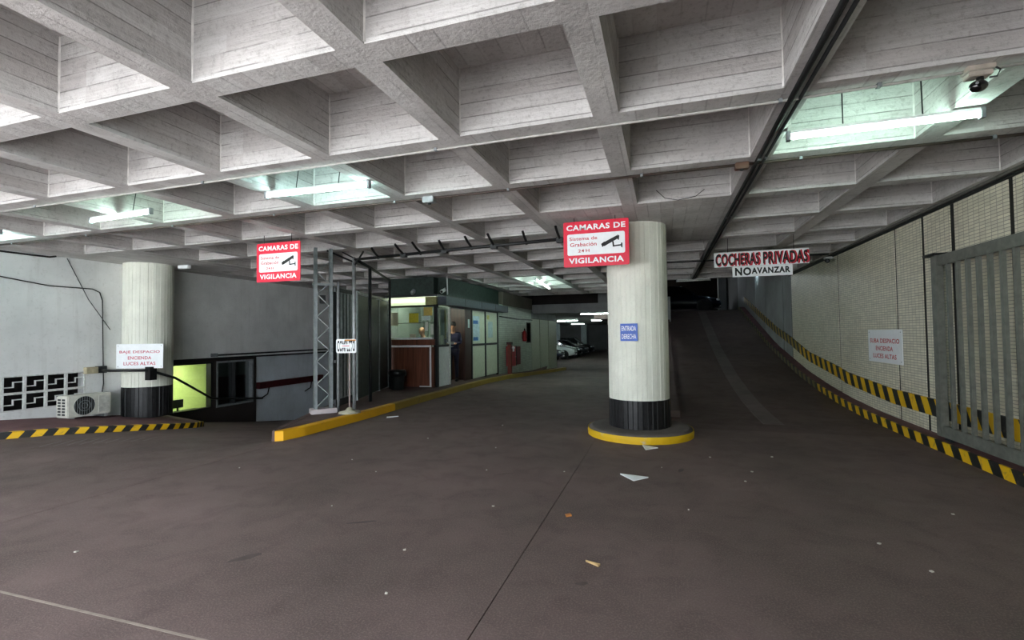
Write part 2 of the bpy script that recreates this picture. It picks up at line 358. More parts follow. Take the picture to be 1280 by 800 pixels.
def face_M(ox, oy, oz, yaw):
    """sign frame: local x = right along yaw, local y = world up, local z = out of the face (towards the viewer at -y for yaw 0)"""
    ux = Vector((math.cos(yaw), math.sin(yaw), 0)); uz = Vector((math.sin(yaw), -math.cos(yaw), 0)); uy = Vector((0,0,1))
    m = Matrix.Identity(4)
    for k in range(3): m[k][0], m[k][1], m[k][2] = ux[k], uy[k], uz[k]
    m[0][3], m[1][3], m[2][3] = ox, oy, oz
    return m

# ------------------------------------------------------------------ ground shape
def interp(p, y):
    if y <= p[0][0]: return p[0][1]
    for (a, za), (b, zb) in zip(p, p[1:]):
        if y <= b: return za + (zb-za)*(y-a)/(b-a)
    return p[-1][1]
P_DOWN = [(3.6,0),(4.4,-.01),(5.27,-.05),(6.2,-.15),(7.2,-.28),(10.7,-.86),(13,-1.19),(22,-2.4)]
P_UP = [(8,0),(9.5,.02),(10.75,.08),(12.0,.19),(13.55,.376),(15.4,.69),(17.29,1.04),(20,1.7),(23,2.43),(23.6,2.5),(40,2.5)]
P_LANE = [(14,0),(16.35,-.07),(21.2,-.29),(26,-.5),(70,-.5)]
def zdown(x, y):
    k = min(1, max(0, (-5.25-x)/0.75)); k = k*k*(3-2*k)
    return interp(P_DOWN, y)*k
zup = lambda y: interp(P_UP, y)
zlane = lambda y: interp(P_LANE, y)
def frange(a, b, st):
    n = max(1, round((b-a)/st)); return [a+(b-a)*i/n for i in range(n+1)]
def sheet(name, xs, ys, zf, mat, parent=None, thick=0.0095):
    mb = MB(); nx, ny = len(xs), len(ys)
    vs = [(x, y, zf(x, y)) for y in ys for x in xs]; fs = [(j*nx+i, j*nx+i+1, (j+1)*nx+i+1, (j+1)*nx+i) for j in range(ny-1) for i in range(nx-1)]
    mb.add(vs, fs)
    o = len(vs)  # skirt
    rim = [i for i in range(nx)] + [j*nx+nx-1 for j in range(1, ny)] + [(ny-1)*nx+i for i in range(nx-2, -1, -1)] + [j*nx for j in range(ny-2, 0, -1)]
    low = [(vs[i][0], vs[i][1], vs[i][2]-thick) for i in rim]; n = len(rim)
    mb.add([vs[i] for i in rim] + low, [(k, n+k, n+(k+1) % n, (k+1) % n) for k in range(n)])
    return mb.build(name, mat, parent)
G = 0.0035
M_BASE = plain('joint_filler', (92, 80, 76), 0.9)
floor = struct(sheet('floor', frange(-11.4, 3.6, 0.5), frange(-3, 14, 0.4), lambda x, y: (zdown(x, y) if x < -5.25 else 0)-0.010, M_BASE))
sheet('floor_slab', frange(-5.23+G, -.95-G, 1), frange(1.84+G, 14, 1), lambda x, y: 0, M_FLOOR, floor)
sheet('floor_slab', frange(-5.23+G, -.95-G, 1), [-3, 1.84-G], lambda x, y: 0, M_FLOOR, floor)
sheet('floor_slab', frange(-.95+G, 3.5, 1), frange(-3, 8, 1), lambda x, y: 0, M_FLOOR, floor)
sheet('floor_slab', [-.95+G, .25], frange(8, 14, 1), lambda x, y: 0, M_FLOOR, floor)
sheet('floor_slab', frange(-11.4, -5.23-G, 0.25), frange(1.84+G, 22, 0.4), zdown, M_FLOOR, floor)
sheet('floor_slab', frange(-11.4, -5.23-G, 1), [-3, 1.84-G], lambda x, y: 0, M_FLOOR, floor)
lane = struct(sheet('garage_floor', frange(-24, 6, 2), frange(14, 62, 0.8), lambda x, y: zlane(y), M_FLOOR))
ramp_o = struct(sheet('ramp_surface', [.25, 1.0, 2.0, 3.5], frange(8, 23.6, 0.3)+[30, 42], lambda x, y: zup(y), M_RAMP, None, 0.25))
strip = sheet('smooth_strip', [1.5, 1.8], frange(8.6, 23.4, 0.3), lambda x, y: zup(y)+0.004, M_STRIP, ramp_o, 0.006)
struct(MB().box(-40, 30, -40, -3, -.12, -.01).build('street', M_STREET))
MB().box(-5.2, -.96, 1.832, 1.848, -.009, .001).build('joint_line', plain('pale_joint', (150, 138, 128), .9), floor)
for (x, y, w_, l_, a_) in ((-2.35, 3.35, .022, .14, .5), (-2.75, 2.6, .04, .12, .9), (-.5, 2.9, .025, .045, .3), (.15, 5.55, .03, .1, 1.3)):
    m_ = MB(Matrix.Translation((x, y, .0012)) @ Matrix.Rotation(a_, 4, 'Z')); m_.add([(l_*math.cos(2*PI*k/14)*(.8+.2*((k*7) % 3)/2), w_*math.sin(2*PI*k/14)*(.7+.3*((k*5) % 4)/3), 0) for k in range(14)], [tuple(range(14))]); m_.build('rubber_smudge', plain('rubber_smudge', (84, 73, 70), .8), floor, fix=False)
# anti-slip grooves scratched beside the left kerb
slab_l = [o for o in floor.children][4]
for k in range(9):
    x0 = -8.75 + 0.11*k; y0 = 4.9+0.1*k
    a = (x0, y0); b_ = (x0+.28, y0-.42)
    mb = MB(); dx, dy = .006, .004
    zz = lambda p: zdown(*p)+.002
    mb.quad((a[0]-dx,a[1]-dy,zz(a)), (a[0]+dx,a[1]+dy,zz(a)), (b_[0]+dx,b_[1]+dy,zz(b_)), (b_[0]-dx,b_[1]-dy,zz(b_)))
    mb.build('scored_groove', plain('worn_groove', (146, 138, 134), 0.9), slab_l, fix=False)

# ------------------------------------------------------------------ ceiling with coffers
SX, SY, X0, Y0, WP, RIB, ZC, DEP = 1.2533, 1.2918, 0.976, 2.212, 1.067, 0.18, 3.1, 0.55
def coffered(name, i0, i1, j0, j1, solid, xl, xr, ye0, ye1):
    mb = MB(); xb = [xl]; cells = {}
    cols = [(X0-SX*i, X0-SX*i+WP) for i in range(i1, i0-1, -1)]; rows = [(Y0+SY*(j-1)+RIB, Y0+SY*j) for j in range(j0, j1+1)]
    for a, b_ in cols: xb += [a, b_]
    xb.append(xr); yb = [ye0]
    for a, b_ in rows: yb += [a, b_]
    yb.append(ye1)
    for q in range(len(xb)-1):
        for r in range(len(yb)-1):
            xa, xc, ya, yc = xb[q], xb[q+1], yb[r], yb[r+1]
            if xc-xa < 1e-4 or yc-ya < 1e-4: continue
            pocket = q % 2 == 1 and r % 2 == 1
            if pocket:
                i = i1-(q-1)//2; j = j0+(r-1)//2
                if solid(i, j): pocket = False
            if not pocket: mb.quad((xa,ya,ZC),(xa,yc,ZC),(xc,yc,ZC),(xc,ya,ZC))
            else:
                t = ZC+DEP
                mb.quad((xa,ya,t),(xa,yc,t),(xc,yc,t),(xc,ya,t))
                mb.quad((xa,ya,ZC),(xa,yc,ZC),(xa,yc,t),(xa,ya,t)); mb.quad((xc,yc,ZC),(xc,ya,ZC),(xc,ya,t),(xc,yc,t))
                mb.quad((xa,yc,ZC),(xc,yc,ZC),(xc,yc,t),(xa,yc,t)); mb.quad((xc,ya,ZC),(xa,ya,ZC),(xa,ya,t),(xc,ya,t))
    T = ZC+DEP+0.25
    mb.quad((xl,ye0,T),(xr,ye0,T),(xr,ye1,T),(xl,ye1,T))
    mb.quad((xl,ye0,ZC),(xr,ye0,ZC),(xr,ye0,T),(xl,ye0,T)); mb.quad((xl,ye1,ZC),(xl,ye1,T),(xr,ye1,T),(xr,ye1,ZC))
    mb.quad((xl,ye0,ZC),(xl,ye0,T),(xl,ye1,T),(xl,ye1,ZC)); mb.quad((xr,ye0,ZC),(xr,ye1,ZC),(xr,ye1,T),(xr,ye0,T))
    return mb.build(name, M_CEIL, None, fix=False)
cap = lambda i, j: (i in (1, 2) and j in (4, 5)) or (i in (9, 10) and j in (4, 5))
YE = Y0+SY*10+RIB
def fins(i0, i1, j0, j1, parent):
    mb = MB(); rr = random.Random(11)
    for i in range(i0, i1+1):
        for j in range(j0, j1+1):
            if cap(i, j): continue
            xl_, xr_ = X0-SX*i, X0-SX*i+WP; yf = Y0+SY*j; f = .009
            for x, sg in ((xl_, 1), (xr_, -1)):
                n = 6; vs = []
                for k in range(n+1):
                    z = ZC+.01+(DEP-.01)*k/n; w = f*rr.uniform(.55, 1.25); vs += [(x+sg*w, yf, z), (x, yf-w, z)]
                mb.add(vs, [(2*k, 2*k+1, 2*k+3, 2*k+2) for k in range(n)])
    o = mb.build('mortar_fin', plain('pale_mortar', (226, 224, 220), .9), parent, fix=False); o['kind'] = 'stuff'; return o
ceil = struct(coffered('ceiling', -1, 9, -1, 10, lambda i, j: cap(i, j), -11.3, 3.55, -1.3, YE))
fins(-1, 9, -1, 10, ceil)
ceil2 = struct(coffered('ceiling_rear', 2, 9, 11, 13, lambda i, j: False, -11.3, X0-SX*1-.18, YE+.002, Y0+SY*13+RIB))

# ------------------------------------------------------------------ walls
def wall_with_holes(name, x0, x1, y0, y1, z0, z1, holes, mat):
    """wall thick in x, holes are (ya, yb, za, zb)"""
    ys = sorted({y0, y1} | {h[0] for h in holes} | {h[1] for h in holes}); zs = sorted({z0, z1} | {h[2] for h in holes} | {h[3] for h in holes})
    mb = MB()
    for a, b_ in zip(ys, ys[1:]):
        for c, d in zip(zs, zs[1:]):
            my, mz = (a+b_)/2, (c+d)/2
            if any(h[0] < my < h[1] and h[2] < mz < h[3] for h in holes): continue
            mb.box(x0, x1, a, b_, c, d)
    return mb.build(name, mat, None, fix=False)
VY0, VZ0, VS = 4.02, 0.245, 0.313
wl = struct(wall_with_holes('wall_left', -11.2, -11.0, -3, 7.75, -.6, 3.2, [(VY0, VY0+8*VS, VZ0, VZ0+2*VS)], M_WALL))
mb = MB(); mb.box(-12.0, -11.9, VY0-.3, VY0+8*VS+.3, 0, 1.1); mb.box(-11.9, -11.2, VY0-.35, VY0-.3, 0, 1.1); mb.box(-11.9, -11.2, VY0+8*VS+.3, VY0+8*VS+.35, 0, 1.1)
mb.box(-11.9, -11.2, VY0-.3, VY0+8*VS+.3, 1.05, 1.1); mb.box(-11.9, -11.2, VY0-.3, VY0+8*VS+.3, -.02, 0)
mb.build('vent_shaft', plain('vent_dark', (38, 34, 34), 0.9), wl)
def vent_block():
    m = MB(); s, t, d = VS, 0.02, 0.04
    m.box(-d, 0, 0, t, 0, s); m.box(-d, 0, s-t, s, 0, s); m.box(-d, 0, t, s-t, 0, t); m.box(-d, 0, t, s-t, s-t, s)
    q = 0.009
    m.box(-d, -.015, t, s/2+q, s*.36-q, s*.36+q); m.box(-d, -.015, s/2-q, s/2+q, s*.36+q, s*.64+q); m.box(-d, -.015, s/2+q, s-t, s*.64-q, s*.64+q)
    return m
vb = None
for r in range(2):
    for k in range(8):
        if vb is None: vb = vent_block().build('vent_block', plain('block_white', (214, 214, 212), 0.8, bump=0.2), wl); o = vb
        else: o = vb.copy(); C.objects.link(o)
        o.location = (-10.985, VY0+VS*k, VZ0+VS*r)
# upper wall over the down ramp, lower office front and pale wall
struct(MB().box(-11.2, -10.98, 7.75, 22, 0.98, 3.2).build('wall_ramp_upper', plaster('ramp_wall_render', (226, 227, 226), 0.12)))
wo = struct(wall_with_holes('wall_office', -11.2, -11.0, 7.75, 10.73, -2.6, 0.98, [(7.9, 9.34, -.29, .9), (9.46, 10.62, -.29, .9)], M_DARKW))
struct(MB().box(-11.2, -11.03, 10.73, 22, -2.9, 0.98).build('wall_ramp_lower', plaster('pale_blue_grey_render', (200, 206, 212), 0.12)))
struct(MB().box(-11.2, -5.92, 21.9, 22.1, -3, 3.2).build('wall_ramp_end', M_DARKW))
# office interior behind the windows
M_LIME = plain('lime_green_paint', (216, 230, 148), 0.7, var=0.04)
room = MB(); room.box(-13.6, -13.5, 7.0, 9.4, -1.2, 1.0); room.box(-13.5, -11.2, 9.36, 9.44, -1.2, 1.0); room.box(-13.5, -11.2, 7.0, 7.06, -1.2, 1.0)
struct(room.build('wall_office_interior', M_LIME)); struct(MB().box(-13.6, -11.2, 12.15, 12.25, -1.26, 1.06).build('wall_office_end', M_DARKW))
struct(MB().box(-13.6, -11.2, 7.0, 12.2, 1.0, 1.06).build('ceiling_office', M_WHITE)); struct(MB().box(-13.6, -11.2, 7.0, 12.2, -1.26, -1.2).build('floor_office', M_DK))
struct(MB().box(-13.6, -13.5, 9.44, 12.2, -1.2, 1.0).build('wall_office_store', M_GREYP))
lamp = thing('ceiling_lamp', 'flat bright ceiling lamp inside the green basement office', 'lamp', (-12.3, 8.3, 0.95))
MB().box(-12.6, -12.0, 7.6, 9.0, 0.955, 1.0).build('lamp_housing', M_WHITE, lamp); MB().box(-12.55, -12.05, 7.65, 8.95, 0.945, 0.955).build('lamp_diffuser', emit('office_diffuser', (1, 1, 0.86), 3.4), lamp)
w1 = struct(MB().box(-11.12, -11.1, 7.9, 9.34, -.29, .9).build('window_1', M_GLASS)); w2 = struct(MB().box(-11.12, -11.1, 9.46, 10.62, -.29, .9).build('window_2', M_DGLASS))
for w, a, b_ in ((w1, 7.9, 9.34), (w2, 9.46, 10.62)):
    m = MB(); t = .045
    m.box(-11.14, -10.985, a, b_, -.29, -.29+t); m.box(-11.14, -10.985, a, b_, .9-t, .9); m.box(-11.14, -10.985, a, a+t, -.29+t, .9-t); m.box(-11.14, -10.985, b_-t, b_, -.29+t, .9-t)
    m.build('window_frame', M_BLACK if w is w1 else M_GREYM, w)
MB().box(-11.13, -11.0, 10.02, 10.06, -.245, .855).build('mullion', M_DK, w2)
mon = thing('monitor', 'small dark monitor on the sill of the lime green office window', 'monitor', (-11.35, 8.72, -.29))
MB().box(-11.4, -11.36, 8.58, 8.86, -.2, .0).build('screen', plain('monitor_grey', (96, 104, 104), .5), mon); MB().box(-11.42, -11.3, 8.66, 8.78, -.29, -.275).build('stand_foot', M_DK, mon); MB().box(-11.38, -11.36, 8.70, 8.74, -.275, -.2).build('stand_neck', M_DK, mon)
struct(MB().box(-11.55, -11.2, 7.9, 9.34, -.33, -.29).build('trim_office_sill', M_DK))
# dark red guard beam and its struts on the pale wall
gr = thing('guard_beam', 'dark red horizontal guard beam on the pale wall of the down ramp', 'guard rail', (-11.0, 10.8, 0.05))
MB().box(-11.03, -10.9, 10.76, 13.4, .05, .23).build('beam', plain('dark_red_paint', (66, 20, 24), .5), gr)
for yy in (11.0, 12.75):
    MB().tube([(-10.93, yy+.12, .05), (-10.86, yy, -.12), (-11.02, yy-.08, -.24)], .018, 8).build('strut', M_BLACK, gr)
struct(MB().box(-10.99, -10.93, 7.9, 14, .955, 1.0).build('trim_1', M_BLACK))
pc = thing('wall_pipe', 'thin dark pipe along the bottom edge of the grey upper ramp wall', 'pipe', (-10.9, 8, 1.06))
MB().tube([(-10.93, 9.4, 1.06), (-10.93, 14, 1.08)], .022).build('pipe', M_DK, pc); MB().box(-10.98, -10.9, 9.28, 9.42, 1.02, 1.11).build('junction_box', M_GREYM, pc)

struct(MB().box(-.1, 3.65, -1.55, -1.35, -.1, 3.9).build('wall_unseen_shade', M_GREYP))  # unseen wall added behind the camera to shade the right side of the ceiling
# right wall: tiled panels between dark joints
wr = struct(MB().box(3.432, 3.65, -3, 42, -.2, 6.2).build('wall_right', plain('wall_backing', (34, 33, 30), .9)))
JN = [-3, 3.9, 5.1, 6.17, 7.23, 7.95, 8.76, 11.3, 15.05, 16.05, 16.9, 18.6, 20.4, 22.6, 25]
for a, b_ in zip(JN, JN[1:]):
    g = 0.03 if a not in (6.17, 7.23, 15.05) else 0.05
    za, zb = zup(a+g), zup(b_-g); top = 3.04 if b_ <= 15.06 else 6.0
    off = 0.0 if a not in (16.05,) else -.012
    mb = MB(); x = 3.42+off
    mb.add([(x,a+g,za),(x,b_-g,zb),(x,b_-g,top),(x,a+g,top),(3.46,a+g,za),(3.46,b_-g,zb),(3.46,b_-g,top),(3.46,a+g,top)],
           [(0,1,2,3),(7,6,5,4),(0,4,5,1),(3,2,6,7),(0,3,7,4),(1,5,6,2)])
    mb.build('panel', M_TILE if b_ < 16.0 else M_GREYP, wr)
MB().tube([(3.41, -1, 3.055), (3.41, 15.2, 3.055)], .018).build('cable_run', M_BLACK, wr)
struct(MB().box(3.36, 3.46, -1.3, 15.3, 3.07, 3.1).build('trim_2', plain('trim_grey', (96, 94, 90), .8)))
# right kerb and red walk, following the ramp
def along(ys, x0, x1, zf, h0, h1):
    mb = MB(); rings = [[(x0, y, zf(y)+h0), (x1, y, zf(y)+h0), (x1, y, zf(y)+h1), (x0, y, zf(y)+h1)] for y in ys]
    return mb.loft(rings)
ysr = frange(-3, 23.4, 0.4)
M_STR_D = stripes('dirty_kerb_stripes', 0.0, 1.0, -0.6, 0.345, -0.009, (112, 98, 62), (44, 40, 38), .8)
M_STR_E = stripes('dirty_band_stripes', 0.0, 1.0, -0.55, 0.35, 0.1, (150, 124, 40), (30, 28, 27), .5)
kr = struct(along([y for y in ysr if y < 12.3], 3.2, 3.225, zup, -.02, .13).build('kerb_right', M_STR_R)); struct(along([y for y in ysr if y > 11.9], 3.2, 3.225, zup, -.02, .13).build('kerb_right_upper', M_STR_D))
struct(along(ysr, 3.224, 3.43, zup, -.02, .127).build('walk_right', M_RED))
P_BAND = [(0,.35),(9,.35),(10.9,.46),(11.5,.55),(13.5,.76),(15.1,1.1),(17.1,1.46),(23.4,2.88)]
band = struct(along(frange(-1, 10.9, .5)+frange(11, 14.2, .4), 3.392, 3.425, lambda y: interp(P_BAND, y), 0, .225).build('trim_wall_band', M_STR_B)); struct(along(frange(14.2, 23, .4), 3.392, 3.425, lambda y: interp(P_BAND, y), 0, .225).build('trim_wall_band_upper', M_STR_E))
# ramp left kerb / side wall and the upper level
struct(along(frange(9.0, 23.4, .4), .08, .25, zup, -.1, .10).build('kerb_ramp', M_RAMP))
mb = MB(); ysw = frange(9.4, 23.4, .5)
mb.loft([[(.02, y, -1.0), (.2, y, -1.0), (.2, y, zup(y)+.06), (.02, y, zup(y)+.06)] for y in ysw]); struct(mb.build('wall_ramp_side', M_GREYP))
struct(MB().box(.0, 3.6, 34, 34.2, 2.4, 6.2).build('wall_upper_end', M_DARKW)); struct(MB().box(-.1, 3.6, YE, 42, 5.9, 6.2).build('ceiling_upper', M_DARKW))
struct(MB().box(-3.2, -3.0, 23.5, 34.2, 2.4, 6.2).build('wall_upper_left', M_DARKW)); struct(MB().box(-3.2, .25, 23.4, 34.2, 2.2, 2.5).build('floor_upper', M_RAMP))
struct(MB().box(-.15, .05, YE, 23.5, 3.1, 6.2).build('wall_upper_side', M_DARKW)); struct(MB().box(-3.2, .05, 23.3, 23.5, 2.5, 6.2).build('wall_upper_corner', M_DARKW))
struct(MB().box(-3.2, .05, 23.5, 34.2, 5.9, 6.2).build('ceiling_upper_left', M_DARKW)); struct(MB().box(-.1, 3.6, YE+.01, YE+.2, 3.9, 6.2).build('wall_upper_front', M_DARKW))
# garage deep in the back
struct(MB().box(-24, .1, 58, 58.3, -1, 3).build('wall_garage_end', plaster('garage_grey', (120, 122, 122), .12)))
struct(MB().box(-24, .3, 21.6, 58.3, 2.52, 2.7).build('ceiling_garage', plaster('garage_ceiling', (150, 152, 146), .12)))
struct(MB().box(-24, .3, 21.3, 21.75, 2.45, 2.85).build('trim_beam', M_GREYP))
struct(MB().box(.1, .3, 21, 58.3, -1, 3).build('wall_garage_right', M_GREYP)); struct(MB().box(-24.2, -24, 14, 58.3, -1, 3.2).build('wall_garage_left', M_GREYP))
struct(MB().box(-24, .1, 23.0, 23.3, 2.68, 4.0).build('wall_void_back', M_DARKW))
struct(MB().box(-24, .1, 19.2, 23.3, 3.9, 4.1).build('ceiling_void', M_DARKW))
for x in (-2.6,):
    struct(MB().box(x-.2, x+.2, 21.8, 22.1, 2.68, 3.9).build('pier_void', M_GREYP))

# ------------------------------------------------------------------ columns
def column(name, label, cx, cy, r, z0, zb, z1, nst, plinth=None, seed=1):
    rnd = random.Random(seed); t = thing(name, label, 'column', (cx, cy, z0))
    def strips(a, b_, rr):
        mb = MB(); prof = []
        for k in range(nst):
            a0 = 2*PI*k/nst; a1 = 2*PI*(k+1)/nst; dr = rnd.uniform(-.004, .004); g = 0.04*(a1-a0)
            prof += [(a0+g, rr+dr-.0045), (a0+2.2*g, rr+dr), (a1-2.2*g, rr+dr), (a1-g, rr+dr-.0045)]
        rings = [[(cx+q*math.cos(w), cy+q*math.sin(w), z) for (w, q) in prof] for z in (a, b_)]
        return mb.loft(rings)
    strips(zb, z1, r).build('shaft', M_COLW, t); strips(z0, zb, r+.004).build('painted_base', M_COLB, t)
    return t
cc = column('round_column', 'white round board-marked column on the yellow plinth in mid drive', -.37, 7.47, .44, .12, .53, 3.102, 40, seed=3)
lc = column('round_column', 'white round column with black base against the left plaster wall', -10.61, 7.47, .445, -.14, .5, 3.102, 40, seed=5)
pl = thing('column_plinth', 'low round concrete plinth with chipped yellow edge under the middle column', 'plinth', (-.37, 7.42, 0))
MB().lathe([(.76,-.01),(.765,.06),(.76,.1)], 56, (-.37,7.42,0), cap=False).build('painted_edge', M_YELP, pl)
MB().lathe([(.74,-.01),(.745,.105),(.70,.122),(.02,.124)], 56, (-.37,7.42,0)).build('cap_slab', plaster('plinth_concrete', (112, 104, 100), .2, 3.0), pl)
# blue sheet on the middle column
bs = thing('blue_notice', 'small blue notice with white lettering stuck on the middle column', 'notice', (-.5, 7.0, 1.4))
ang = math.atan2(-.94, -.22); px, py = -.37+.452*math.cos(ang), 7.47+.452*math.sin(ang); FM = face_M(px, py, 1.51, ang+PI/2)
mb = MB(FM); mb.box(-.125, .125, -.125, .125, -.008, .002); mb.build('sheet', M_BLUE, bs)
text_part('lettering', 'ENTRADA', FM @ Matrix.Translation((0,.055,0)), .21, .07, M_SIGNW, bs, .01, .004); text_part('lettering', 'DERECHA', FM @ Matrix.Translation((0,-.06,0)), .21, .07, M_SIGNW, bs, .01, .004)

# ------------------------------------------------------------------ kerbs
def path_kerb(pts, w, h0, h1, zf, z_off=0):
    """pts in plan; kerb body to the left of travel"""
    mb = MB(); rings = []
    for i, p in enumerate(pts):
        a = Vector(pts[max(i-1, 0)]); b_ = Vector(pts[min(i+1, len(pts)-1)]); d = (b_-a).normalized(); nrm = Vector((-d.y, d.x))
        q = Vector(p)+nrm*w; z = zf(*p)
        rings.append([(p[0], p[1], z+h0), (p[0], p[1], z+h1-.01), (p[0]+nrm.x*.015, p[1]+nrm.y*.015, z+h1), (q.x, q.y, z+h1), (q.x, q.y, z+h0)])
    return mb.loft(rings)
LK = [(-10.3, 3.0), (-10.05, 4.0), (-9.78, 4.65), (-9.5, 5.2), (-9.25, 5.75), (-9.05, 6.3), (-8.95, 6.8), (-9.0, 7.3), (-9.4, 7.8), (-10.2, 8.2)]
kl = struct(path_kerb(LK, .1, -.06, .105, zdown).build('kerb_left', M_STR_L))
pts = LK + [(-11.02, 8.25), (-11.02, 3.0)]
zt = [zdown(*p)+.148 for p in pts]
mb = MB(); n = len(LK)
for i in range(n-1):
    a, b_ = LK[i], LK[i+1]; za, zb = zdown(*a)+.10, zdown(*b_)+.10
    mb.quad((a[0]-.05, a[1], za), (b_[0]-.05, b_[1], zb), (-11.02, max(b_[1], 3), zb+.075), (-11.02, a[1], za+.075))
struct(mb.build('walk_left', M_RED))
# island beside the booth
IR = [(-5.42,5.62),(-5.30,5.66),(-5.22,6.0),(-5.2,6.6),(-5.17,7.4),(-5.18,8.5),(-5.2,9.5),(-5.2,11.5),(-5.2,13.2),(-5.2,14.5),(-5.2,16.4),(-5.2,18.5),(-5.2,21.2),(-5.2,23.5),(-5.2,26.3)]
def zis(x, y): return zlane(y)
nb = 6
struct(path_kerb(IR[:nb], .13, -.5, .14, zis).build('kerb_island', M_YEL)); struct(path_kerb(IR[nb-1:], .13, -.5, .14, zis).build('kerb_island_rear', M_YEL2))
IL = [(-5.50,5.66),(-5.62,5.95),(-5.8,6.4),(-6.05,7.0),(-6.3,7.6),(-6.5,8.5),(-6.8,9.5),(-7.35,11.3),(-7.4,13.2),(-7.4,14.5),(-7.4,16.4),(-7.4,18.5),(-7.4,21.2),(-7.4,23.5),(-7.4,26.3)]
mb = MB(); rings = []
for a, b_ in zip(IR, IL):
    z = zlane(a[1]); rings.append([(a[0]-.05,a[1],z-1.2),(a[0]-.05,a[1],z+.136),(b_[0],b_[1],z+.136),(b_[0],b_[1],z-1.2)])
mb.loft(rings); struct(mb.build('walk_island', plaster('island_walk', (104, 84, 82), .2, 2.5)))
MATS_ISL = plaster('island_edge', (104, 84, 82), .2, 2.5)
struct(path_kerb(IL[0:4][::-1]+[(-5.42,5.62)], .1, -.5, .14, zis).build('kerb_island_tip', MATS_ISL))

# ------------------------------------------------------------------ fluorescent lamps
def tube_lamp(name, label, a, b_, mat, wires=True, top=3.65, group=None, w=.036):
    a, b_ = Vector(a), Vector(b_); c = (a+b_)/2; t = thing(name, label, 'lamp', tuple(c), group); d = (b_-a).normalized()
    MB().tube([a, b_], .016, 10).build('tube', mat, t, True)
    up = Vector((0,0,.038)); yaw = math.atan2(d.y, d.x); L = (b_-a).length
    mb = MB(Matrix.Translation(c+up) @ Matrix.Rotation(yaw, 4, 'Z')); mb.box(-L/2-.02, L/2+.02, -w/2, w/2, -.012, .012); mb.build('batten', M_WHITE, t, bevel=.004)
    for s_, e in ((-1, a), (1, b_)):
        mb = MB(Matrix.Translation(e+d*s_*.012) @ Matrix.Rotation(yaw, 4, 'Z')); mb.box(-.014, .014, -.02, .02, -.026, .05); mb.build('end_cap', M_GREYM, t)
    if wires:
        for q in (.3, .72):
            p = a.lerp(b_, q)+Vector((0,0,.06)); MB().tube([p, p+Vector((.01,.03,.25)), (p.x, p.y+.02, top)], .005, 6).build('hanging_wire', M_DK, t)
    return t
tube_lamp('tube_lamp', 'lit fluorescent tube in the coffer beside the ceiling security camera', (.99, 4.25, 3.035), (2.2, 4.25, 3.035), M_TUBEG)
tube_lamp('tube_lamp', 'lit fluorescent tube glowing in the coffer above and left of the left camera-warning sign', (-4.1, 4.14, 3.045), (-2.86, 4.19, 3.045), M_TUBE)
tube_lamp('tube_lamp', 'lit fluorescent tube second from the left, above the left plaster wall', (-7.1, 4.26, 3.045), (-5.94, 4.19, 3.045), M_TUBEG)
tube_lamp('tube_lamp', 'lit fluorescent tube cut by the left edge of the picture', (-10.3, 4.4, 3.06), (-9.08, 4.3, 3.06), M_TUBE)
tube_lamp('tube_lamp', 'lit fluorescent tube running away from view over the middle of the drive', (-3.45, 13.2, 3.05), (-3.68, 15.9, 3.05), emit('drive_tube', (0.70, 1.0, 0.88), 15.0))
tube_lamp('tube_lamp', 'unlit white tube lamp at the end of the coffers over the up ramp', (.42, 15.1, 3.03), (1.33, 15.1, 3.03), plain('unlit_tube', (210, 212, 208), .4), wires=False)
tube_lamp('tube_lamp', 'nearest lit tube under the low rear garage ceiling', (-3.7, 22.5, 2.42), (-2.3, 22.5, 2.42), M_TUBE2, wires=False)
tube_lamp('tube_lamp', 'lit tube on the rear garage ceiling above the white parked car', (-7.3, 34, 2.42), (-5.85, 34, 2.42), M_TUBE2, wires=False)
tube_lamp('tube_lamp', 'lit tube on the rear garage ceiling partly behind the middle column', (-4.82, 34, 2.42), (-3.4, 34, 2.42), M_TUBE2, wires=False)
tube_lamp('tube_lamp', 'small distant lit tube on the rear garage ceiling over the far cars', (-8.5, 46, 2.42), (-7.3, 46, 2.42), M_TUBE2, wires=False)
tube_lamp('tube_lamp', 'tube lamp hidden high on the right wall of the up ramp above the hanging sign', (3.34, 19.7, 3.72), (3.34, 20.3, 3.72), emit('wall_tube', (.7, .92, 1), 9.0), wires=True, top=5.9)
tube_lamp('tube_lamp', 'unseen tube lamp added to light the dark upper level beyond the ramp crest', (3.0, 26.0, 5.0), (3.0, 27.2, 5.0), emit('added_upper_tube', (.6, .88, 1), 4.0), wires=True, top=5.9)  # unseen lamp, added to put bluish light on the pier past the crest

# ------------------------------------------------------------------ conduits and cables on the ceiling
def run(name, label, pts, r, mat, cat='conduit', clips=0):
    t = thing(name, label, cat, tuple(pts[0])); MB().tube(pts, r, 8).build('pipe', mat, t, True)
    for k in range(clips):
        f = (k+.5)/clips*(len(pts)-1); i = min(int(f), len(pts)-2); p = Vector(pts[i]).lerp(Vector(pts[i+1]), f-i)
        MB().box(p.x-.012, p.x+.012, p.y-.02, p.y+.02, p.z-r*1.1, 3.1).build('clip', M_GREYM, t)
    return t
B0 = Y0+SY+RIB-.02; C0 = Y0+2*SY+RIB-.03
run('conduit', 'pale thin conduit along the second cross rib of the ceiling', [(-11, B0, 3.085), (.8, B0, 3.085), (3.35, B0-.1, 3.085)], .010, plain('pale_conduit', (176, 174, 170), .6), clips=9)
run('conduit', 'dark conduit along the third cross rib, beneath the lit tubes', [(-11, C0, 3.085), (-3, C0, 3.085), (3.35, C0, 3.085)], .013, plain('brown_conduit', (70, 58, 52), .6), clips=9)
run('conduit', 'thick dark conduit running away along the rib right of the middle column', [(.86, -1, 3.08), (.86, 15.2, 3.08)], .02, M_BLACK, clips=7)
